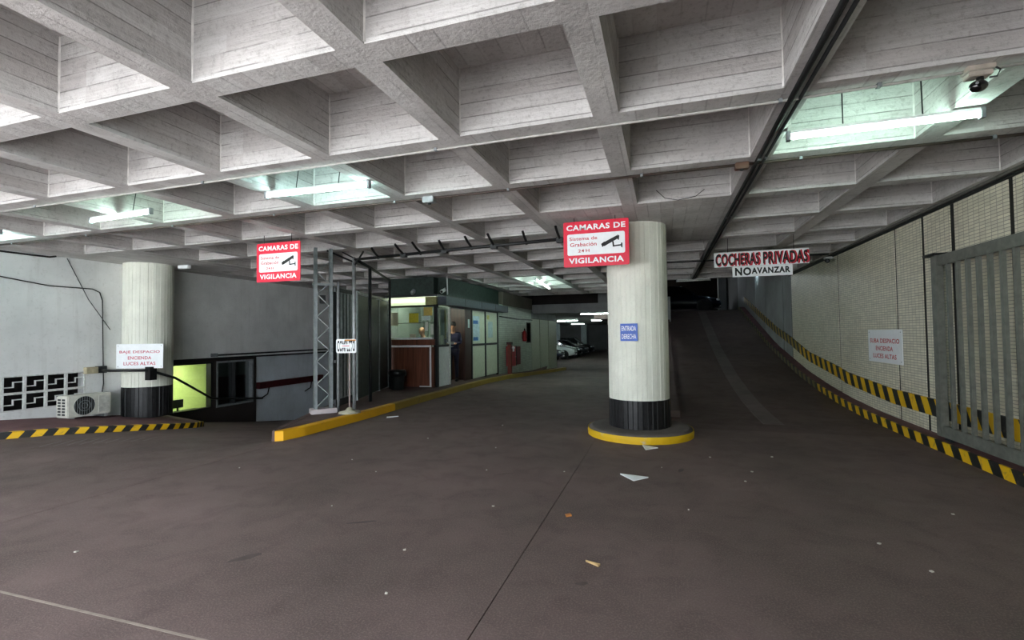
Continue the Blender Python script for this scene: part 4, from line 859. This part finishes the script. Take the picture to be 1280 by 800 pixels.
MB().sphere((-5.38, 17.12, 1.0), .06, 10, 6).build('bell', M_SIGNW, t, True)

# ------------------------------------------------------------------ people
def skin_mesh(joints, edges, sub=1):
    """joints: {name: (x, y, z, r)}; returns mesh data grown around the skeleton"""
    names = list(joints); me = bpy.data.meshes.new('skeleton'); me.from_pydata([joints[n][:3] for n in names], [(names.index(a), names.index(b_)) for a, b_ in edges], [])
    o = bpy.data.objects.new('skeleton_tmp', me); C.objects.link(o)
    md = o.modifiers.new('skin', 'SKIN'); md.use_smooth_shade = True
    for i, n in enumerate(names):
        r = joints[n][3]; r = r if isinstance(r, tuple) else (r, r); me.skin_vertices[0].data[i].radius = r; me.skin_vertices[0].data[i].use_root = (i == 0)
    s_ = o.modifiers.new('sub', 'SUBSURF'); s_.levels = sub; s_.render_levels = sub
    out = bpy.data.meshes.new_from_object(o.evaluated_get(bpy.context.evaluated_depsgraph_get())); bpy.data.objects.remove(o)
    return [tuple(v.co) for v in out.vertices], [tuple(p.vertices) for p in out.polygons]
def fuse(name, parts, voxel, mat, parent, smooth_it=4):
    """several closed shells -> one continuous surface"""
    mb = MB()
    for vs, fs in parts: mb.add(vs, fs)
    me = bpy.data.meshes.new(name); me.from_pydata([tuple(v) for v in mb.v], [], mb.f); me.update(); o = bpy.data.objects.new(name+'_tmp', me); C.objects.link(o)
    r = o.modifiers.new('r', 'REMESH'); r.mode = 'VOXEL'; r.voxel_size = voxel; r.use_smooth_shade = True
    s_ = o.modifiers.new('s', 'SMOOTH'); s_.iterations = smooth_it; s_.factor = .5
    out = bpy.data.meshes.new_from_object(o.evaluated_get(bpy.context.evaluated_depsgraph_get())); bpy.data.objects.remove(o)
    out.name = name; out.materials.clear(); out.materials.append(mat)
    for p in out.polygons: p.use_smooth = True
    q = bpy.data.objects.new(name, out); C.objects.link(q); q.parent = parent; return q
def head_shell(c, tilt=0.0):
    """skull with brow, nose, mouth, chin, ears; faces +y"""
    m = MB(Matrix.Translation(c) @ Matrix.Rotation(-tilt, 4, 'X')); parts = []
    def add(fn):
        q = MB(m.M); fn(q); parts.append(([tuple(v) for v in q.v], q.f))
    add(lambda q: q.sphere((0,-.012,.03), .1, 18, 12, (.78, .98, .95))); add(lambda q: q.sphere((0,.02,-.05), .078, 16, 10, (.80, .92, 1.0)))
    add(lambda q: q.sphere((0,.066,-.1), .032, 10, 8, (1.1, .9, .7))); add(lambda q: q.sphere((0,.098,-.02), .018, 8, 6, (.8, 1.3, 1.5))); add(lambda q: q.sphere((0,.082,.02), .05, 12, 6, (1.1, .35, .25)))
    add(lambda q: q.sphere((0,.088,-.062), .022, 10, 6, (1.2, .5, .4)))
    for s_ in (-1, 1): add(lambda q, s_=s_: q.sphere((s_*.082,-.005,-.01), .026, 8, 6, (.35, .7, 1.15)))
    return parts
def hand_shells(w, d, up, side):
    """palm and five curled fingers from wrist w along d; side = thumb side unit vector"""
    w, d, up, side = map(Vector, (w, d, up, side)); out = []
    def chain(pts, r):
        q = MB(); q.tube(pts, r, 8); out.append(([tuple(v) for v in q.v], q.f))
    chain([w, w+d*.045, w+d*.085], [.024, .034, .032])
    for k, (o, L) in enumerate(((.026, .065), (.009, .075), (-.009, .07), (-.026, .055))):
        b_ = w+d*.075+side*o; chain([b_, b_+d*L*.45-up*.006, b_+d*L*.7-up*.022, b_+d*L*.8-up*.04], [.0095, .009, .0085, .007])
    b_ = w+d*.03+side*.03; chain([b_, b_+d*.03+side*.022, b_+d*.055+side*.022-up*.012], [.011, .0105, .008]); return out
def person(label, loc, yaw, J, cloth_top, cloth_bot, hair, head_c, head_tilt, wrist_dirs, seated=False):
    root = thing('person', label, 'person', loc); rot = Matrix.Translation(loc) @ Matrix.Rotation(yaw, 4, 'Z')
    E_body = [('pelvis','belly'),('belly','chest'),('chest','neck'),('neck','head')]
    for s_ in 'LR': E_body += [('chest','sh'+s_),('sh'+s_,'el'+s_),('el'+s_,'wr'+s_),('pelvis','hip'+s_),('hip'+s_,'kn'+s_),('kn'+s_,'an'+s_),('an'+s_,'toe'+s_)]
    W_ = lambda parts: [([tuple(rot @ Vector(v)) for v in vs], fs) for vs, fs in parts]
    loc_fix = lambda parts: [([tuple(Vector(v)-Vector(loc)) for v in vs], fs) for vs, fs in parts]
    thin = {k: v[:3]+((tuple(a*.8 for a in v[3]) if isinstance(v[3], tuple) else v[3]*(.6 if k[:3] in ('toe', 'anL', 'anR') else .8 if k[:2] in ('sh', 'hi', 'kn', 'el') else 1)),) for k, v in J.items()}
    shells = [skin_mesh(thin, E_body)] + head_shell(head_c, head_tilt)
    for s_, (dv, up) in zip('LR', wrist_dirs): shells += hand_shells(J['wr'+s_][:3], dv, up, (1 if s_ == 'L' else -1, 0, 0))
    body = fuse('body', loc_fix(W_(shells)), .011, M_SKIN, root)
    top = {k: (v[0], v[1], v[2], tuple(a*g for a in (v[3] if isinstance(v[3], tuple) else (v[3], v[3])))) for k, v in J.items() for g in [1.14]}
    Et = [('hem','pelvis'),('pelvis','belly'),('belly','chest'),('chest','neck0')] + [e for s_ in 'LR' for e in (('chest','sh'+s_),('sh'+s_,'el'+s_),('el'+s_,'wr'+s_))]
    jt = {k: top[k] for k in ('pelvis','belly','chest','shL','shR','elL','elR','wrL','wrR')}; n_ = J['neck']; c_ = J['chest']
    p_ = J['pelvis']; jt['hem'] = (p_[0], p_[1], p_[2]-.07, (.165, .125)); jt['pelvis'] = (p_[0], p_[1], p_[2]+.02, (.172, .128)); jt['belly'] = top['belly'][:3]+((.158, .122),)
    jt['neck0'] = (n_[0], n_[1]-.005, n_[2]-.02, .082)
    fuse('jacket', loc_fix(W_([skin_mesh(jt, Et)])), .013, cloth_top, root)
    jb_ = {k: top[k] for k in ('pelvis','hipL','hipR','knL','knR','anL','anR')}
    fuse('trousers', loc_fix(W_([skin_mesh(jb_, [e for s_ in 'LR' for e in (('pelvis','hip'+s_),('hip'+s_,'kn'+s_),('kn'+s_,'an'+s_))])])), .013, cloth_bot, root)
    for s_ in 'LR':
        a, b_ = J['an'+s_], J['toe'+s_]; q = MB(rot); q.sphere(((a[0]+b_[0])/2, (a[1]+b_[1])/2+.005, .045), .14, 14, 8, (.36, 1.0, .32)); q.tube([(a[0], a[1], .04), (a[0], a[1], .13)], .055, 12); q.build('shoe', M_RUB, root, True)
    Hm = rot @ Matrix.Translation(head_c) @ Matrix.Rotation(-head_tilt, 4, 'X')
    for s_ in (-1, 1):
        MB(Hm).sphere((s_*.034, .082, .004), .011, 8, 6, (1.3, .6, .7)).build('eye', M_TXTK, body); 
    if hair == 'cap':
        q = MB(Hm); q.lathe([(.092, .0), (.094, .05), (.08, .095), (.04, .118), (.0, .124)], 20, (0, -.012, .02)); q.build('hair', plain('black_hair', (16, 14, 16), .6), body, True)
    return root, rot
Js = dict(pelvis=(0,0,.94,(.15,.105)), belly=(0,.0,1.08,(.135,.1)), chest=(0,-.01,1.30,(.155,.11)), neck=(0,.0,1.50,.055), head=(0,.015,1.58,.05),
  shL=(.18,-.01,1.40,.062), elL=(.235,.03,1.13,.048), wrL=(.12,.25,1.12,.032), shR=(-.18,-.01,1.40,.062), elR=(-.235,.03,1.13,.048), wrR=(-.12,.25,1.12,.032),
  hipL=(.09,0,.88,.092), knL=(.1,.02,.49,.062), anL=(.1,-.01,.09,.045), toeL=(.11,.12,.04,.036), hipR=(-.09,0,.88,.092), knR=(-.1,.02,.49,.062), anR=(-.1,-.01,.09,.045), toeR=(-.11,.12,.04,.036))
M_NAVY = plain('navy_uniform', (26, 26, 54), .8, var=.12); M_NAVY2 = plain('navy_trousers', (24, 24, 44), .8, var=.12)
root, rot = person('person in dark navy jacket and trousers standing in the booth doorway reading a paper', (-5.93, 12.95, BZ), PI+.25, Js, M_NAVY, M_NAVY2, 'cap', (0, .03, 1.62), .32, [((-.25,.95,0), (0,.3,1)), ((.25,.95,0), (0,.3,1))])
pp = tag(MB(rot).box(-.11, .11, .30, .31, 1.10, 1.12).build('sheet_of_paper', M_SIGNW), 'white paper held by the person in the booth doorway', 'paper')
pp2 = MB(rot @ Matrix.Translation((0, .36, 1.135)) @ Matrix.Rotation(.5, 4, 'X')); pp2.box(-.105, .105, -.075, .075, -.002, .002); bpy.data.objects.remove(pp); pp = tag(pp2.build('sheet_of_paper', M_SIGNW), 'white paper held by the person in the booth doorway', 'paper')
Jc = dict(Js); dz = .30
Jc = {k: (v[0], v[1], v[2], v[3]) for k, v in Js.items()}
Jc.update(pelvis=(0,0,.80,(.15,.11)), belly=(0,.01,.94,(.14,.11)), chest=(0,.02,1.16,(.16,.115)), neck=(0,.05,1.35,.055), head=(0,.08,1.42,.05), shL=(.18,.02,1.25,.062), elL=(.24,.12,1.02,.048), wrL=(.14,.33,1.13,.032), shR=(-.18,.02,1.25,.062), elR=(-.24,.12,1.02,.048), wrR=(-.14,.33,1.13,.032),
  hipL=(.1,.03,.76,.09), knL=(.13,.40,.72,.062), anL=(.12,.32,.30,.045), toeL=(.13,.44,.25,.036), hipR=(-.1,.03,.76,.09), knR=(-.13,.40,.72,.062), anR=(-.12,.32,.30,.045), toeR=(-.13,.44,.25,.036))
person('bald person in a pale shirt seated behind the booth window with head bowed', (-6.62, 12.45, BZ+.02), PI-.2, Jc, plain('pale_shirt', (150, 160, 176), .8), plain('dark_trousers', (40, 42, 52), .8), None, (0, .10, 1.46), .55, [((-.1,.95,-.1), (0,.2,1)), ((.1,.95,-.1), (0,.2,1))])
st = thing('stool', 'high stool under the seated person inside the booth', 'stool', (-6.62, 12.45, BZ)); MB().lathe([(.17,.66),(.18,.70),(.17,.715)], 18, (-6.62,12.47,BZ-.03)).build('seat', M_BLACK, st); MB().tube([(-6.62,12.47,BZ),(-6.62,12.47,BZ+.64)], .03).build('stem', M_DK, st); MB().lathe([(.2,0),(.2,.03)], 18, (-6.62,12.47,BZ)).build('base', M_DK, st)

# ------------------------------------------------------------------ cars
def car(label, loc, yaw, paint, suv=False, group=None):
    """nose towards local +x"""
    t = thing('parked_car', label, 'car', loc, group); R0 = Matrix.Translation(loc) @ Matrix.Rotation(yaw, 4, 'Z'); hz = 1.0 if not suv else 1.12
    st_ = [(-2.12,.62,.42,.80),(-2.05,.76,.30,.92),(-1.7,.84,.24,.98),(-1.0,.87,.22,.97),(0,.88,.22,.95),(.9,.87,.22,.93),(1.35,.85,.24,.88),(1.85,.80,.28,.76),(2.08,.68,.34,.64),(2.15,.56,.40,.56)]
    rings = []
    for x, w, zb, zt in st_:
        zt *= hz; rings.append([(x,-w*.92,zb),(x,-w,zb+.12),(x,-w,zt-.16),(x,-w*.93,zt-.03),(x,-w*.6,zt),(x,w*.6,zt),(x,w*.93,zt-.03),(x,w,zt-.16),(x,w,zb+.12),(x,w*.92,zb)])
    MB(R0).loft(rings).build('body', paint, t, True)
    gst = [(-1.95 if suv else -1.75,.74,.66),(-1.45 if suv else -1.15,.72,.60),(-.2,.74,.60),(.25,.74,.60),(1.05,.76,.68)]; H = (1.62 if suv else 1.42)
    tops = [.98*hz, H-.04, H, H-.03, .93*hz]; rings = [[(x,-wb,.86*hz),(x,-wt,tp),(x,-wt*.8,tp+.015),(x,wt*.8,tp+.015),(x,wt,tp),(x,wb,.86*hz)] for (x, wb, wt), tp in zip(gst, tops)]
    MB(R0).loft(rings).build('cabin_glass', plain('car_glass', (16, 20, 24), .08, spec=.8), t)
    xs = [-1.5 if suv else -1.2, -.2, .3]; MB(R0).loft([[(x,-.6,z),(x,-.5,z+.035),(x,.5,z+.035),(x,.6,z)] for x, z in zip(xs, (H-.05, H, H-.035))]).build('roof', paint, t, True)
    for s_ in (-1, 1):
        for a, b_ in (((-.25, s_*.745, .9*hz), (-.3, s_*.615, H-.02)), ((.98, s_*.75, .93*hz), (.28, s_*.61, H-.03)), ((-1.65, s_*.74, .95*hz), (-1.25, s_*.61, H-.04))): MB(R0).tube([a, b_], .035, 6).build('pillar', paint, t)
        for x in (-1.3, 1.33):
            MB(R0).lathe([(.30,-.02),(.385,0),(.385,.012)], 22, (x, s_*.865, .34), 'Y').build('wheel_arch', M_BLACK, t)
            wv = MB(R0).lathe([(.2,-.1),(.31,-.1),(.325,-.06),(.325,.06),(.31,.1),(.2,.1)], 22, (x, s_*.80, .325), 'Y').build('tyre', M_RUB, t, True); MB(R0).lathe([(.2,.0),(.205,.085),(.06,.07),(.0,.075)] if s_ > 0 else [(.0,-.075),(.06,-.07),(.205,-.085),(.2,0)], 18, (x, s_*.81, .325), 'Y').build('rim', plain('alloy', (190, 194, 198), .3, .8), wv)
        MB(R0).sphere((1.98, s_*.58, .66*hz), .14, 12, 6, (.9, 1.2, .5)).build('headlamp', plain('headlamp_clear', (222, 228, 232), .15), t, True)
        MB(R0).sphere((.82, s_*.92, .98*hz), .09, 10, 6, (.7, .8, .6)).build('wing_mirror', paint, t, True)
    MB(R0).box(2.10, 2.165, -.42, .42, .42, .52).build('grille', M_BLACK, t); MB(R0).box(2.155, 2.18, -.24, .24, .32, .41).build('number_plate', M_SIGNW, t); MB(R0).box(1.9, 2.14, -.66, .66, .24, .30).build('bumper_lip', M_BLACK, t)
    return t
P_W = plain('car_white', (226, 232, 232), .25, var=.03, spec=.6); P_K = plain('car_black', (22, 24, 28), .2, var=.05, spec=.7); P_N = plain('car_navy', (22, 28, 48), .2, var=.05, spec=.7); P_G = plain('car_grey', (72, 76, 80), .25, .3, var=.05, spec=.6)
car('white parked car in the row deep in the rear garage', (-8.85, 38.05, -.5), 0, P_W, True); car('black parked car next behind the white one in the rear garage', (-8.85, 40.8, -.5), 0, P_K); car('dark grey parked car third in the rear garage row', (-8.7, 43.5, -.5), 0, P_G); car('black high parked car farthest in the rear garage row', (-8.6, 46.4, -.5), 0, P_K, True)
car('dark blue parked car partly behind the panelled wall in the rear garage', (-9.3, 35.2, -.5), 0, P_N)
car('dark blue car standing on the upper level at the crest of the ramp', (.7, 27.2, 2.5), 0, P_N)
for k, (x, y) in enumerate(((-9.9, 45.5), (-8.4, 53.0))):
    t = thing('square_column', ('pale square column left of the parked cars in the rear garage', 'pale square column farther back among the parked cars')[k], 'column', (x, y, -.5)); MB().box(x-.3, x+.3, y-.3, y+.3, .0, 2.52).build('shaft', plain('pale_column', (190, 206, 206), .6), t, bevel=.02); MB().box(x-.31, x+.31, y-.31, y+.31, -.5, .0).build('painted_base', M_BLACK, t)
# pale pier and posts beyond the crest
t = thing('upper_pier', 'pale pier catching light at the right end of the ramp crest', 'pier', (3.1, 24.6, 2.5)); MB().box(2.98, 3.4, 29.0, 29.4, 2.5, 5.9).build('shaft', M_GREYP, t, bevel=.01); MB().box(2.95, 3.4, 28.97, 29.43, 2.5, 2.7).build('skirting', M_DK, t); t.location = (3.1, 29.2, 2.5)
for ch in t.children: ch.data.transform(Matrix.Translation((0, 24.6-29.2, 0)))

# ------------------------------------------------------------------ security cameras
t = thing('security_camera', 'black ball camera on a pale box under the rib by the brightest tube', 'camera', (1.88, 3.6, 3.0))
MB().box(1.80, 1.94, 3.57, 3.66, 3.068, 3.1).build('mounting_plate', plain('camera_beige', (186, 176, 164), .5), t, bevel=.004); MB().box(1.80, 1.92, 3.56, 3.64, 3.03, 3.06).build('junction_box', plain('camera_beige', (186, 176, 164), .5), t, bevel=.005)
MB().tube([(1.87,3.60,3.032),(1.87,3.595,2.99)], .018, 12).build('neck', M_BLACK, t, True); bl_ = MB().sphere((1.848, 3.575, 2.968), .037, 20, 14, (1.25, 1.0, .95)).build('ball', plain('camera_black', (14, 14, 16), .18, spec=.7), t, True); MB().sphere((1.828, 3.545, 2.976), .009, 10, 6).build('lens', plain('lens_glint', (150, 150, 155), .2), bl_, True)
MB().tube([(1.93,3.58,3.08),(1.955,3.57,3.05),(1.94,3.575,3.015),(1.91,3.59,3.02)], .006, 6).build('cable', M_BLACK, t)

t = thing('security_camera', 'small black bullet camera high on the tiled right wall', 'camera', (3.36, 11.5, 2.98)); MB().tube([(3.33, 11.62, 2.98), (3.26, 11.35, 2.94)], .045, 10).build('body', M_BLACK, t, True); MB().box(3.28, 3.42, 11.52, 11.66, 3.01, 3.05).build('bracket', M_WHITE, t); MB().tube([(3.26,11.35,2.94),(3.257,11.34,2.938)], .03, 10).build('lens', M_DK, t)

# ------------------------------------------------------------------ litter
def scrap(name, label, pts, mat, cat='litter', group=None, h=.012):
    cx = sum(p[0] for p in pts)/len(pts); cy = sum(p[1] for p in pts)/len(pts); o = MB()
    rr_ = random.Random(int(cx*1000)); n = len(pts); top = [(p[0], p[1], .004+rr_.uniform(0, h)) for p in pts]
    o.add(top+[(cx, cy, .004+h)]+[(p[0], p[1], .001) for p in pts]+[(cx, cy, .001)], [(i, (i+1) % n, n) for i in range(n)]+[(n+1+(i+1) % n, n+1+i, 2*n+1) for i in range(n)]+[(i, n+1+i, n+1+(i+1) % n, (i+1) % n) for i in range(n)])
    q = o.build(name, mat); return tag(q, label, cat, group)
scrap('torn_paper', 'larger torn white triangle of paper on the floor before the plinth', [(-.47,5.22),(-.18,5.17),(-.32,5.02)], M_SIGNW, 'paper'); scrap('torn_paper', 'smaller torn white paper scrap lying against the plinth foot', [(-.30,6.62),(-.10,6.52),(-.25,6.38)], M_SIGNW, 'paper'); scrap('torn_paper', 'white paper scrap beside the yellow kerb below the stand sign', [(-4.92,7.78),(-4.72,7.86),(-4.86,7.68)], M_SIGNW, 'paper')
scrap('dry_leaf', 'orange dry leaf on the floor left of the long joint end', [(-.81,3.95),(-.77,3.97),(-.75,3.93),(-.79,3.90)], plain('leaf_orange', (200, 132, 70), .7), 'leaf')
scrap('dry_leaf', 'thin pale stick of litter near the bottom middle of the floor', [(-.52,3.18),(-.42,3.15),(-.43,3.13)], plain('leaf_tan', (178, 150, 104), .7), 'leaf')
G_ = 'tiny scraps scattered over the drive'
for k, (x, y) in enumerate([(-2.56,7.5),(-1.45,3.97),(-1.76,3.0),(-2.83,3.59),(-4.69,4.34),(-3.64,4.99),(-1.57,2.47),(.17,4.33),(1.41,4.01),(1.55,3.64),(.87,5.68),(-3.99,2.33),(-3.06,4.62),(-2.15,6.01),(-1.06,5.16),(.5,6.2),(.75,5.3),(-.05,5.6),(1.2,6.4),(-1.9,5.0),(-3.3,6.3),(2.2,4.8)]):
    s_ = .007+.009*random.random(); a = random.random()*3
    scrap('paper_scrap', 'tiny pale scrap of litter on the dark drive', [(x+s_*math.cos(a+q), y+s_*math.sin(a+q)) for q in (0, 1.7, 3.2, 4.8)], plain('scrap_pale', (202, 196, 186), .7), 'litter', G_, .006)
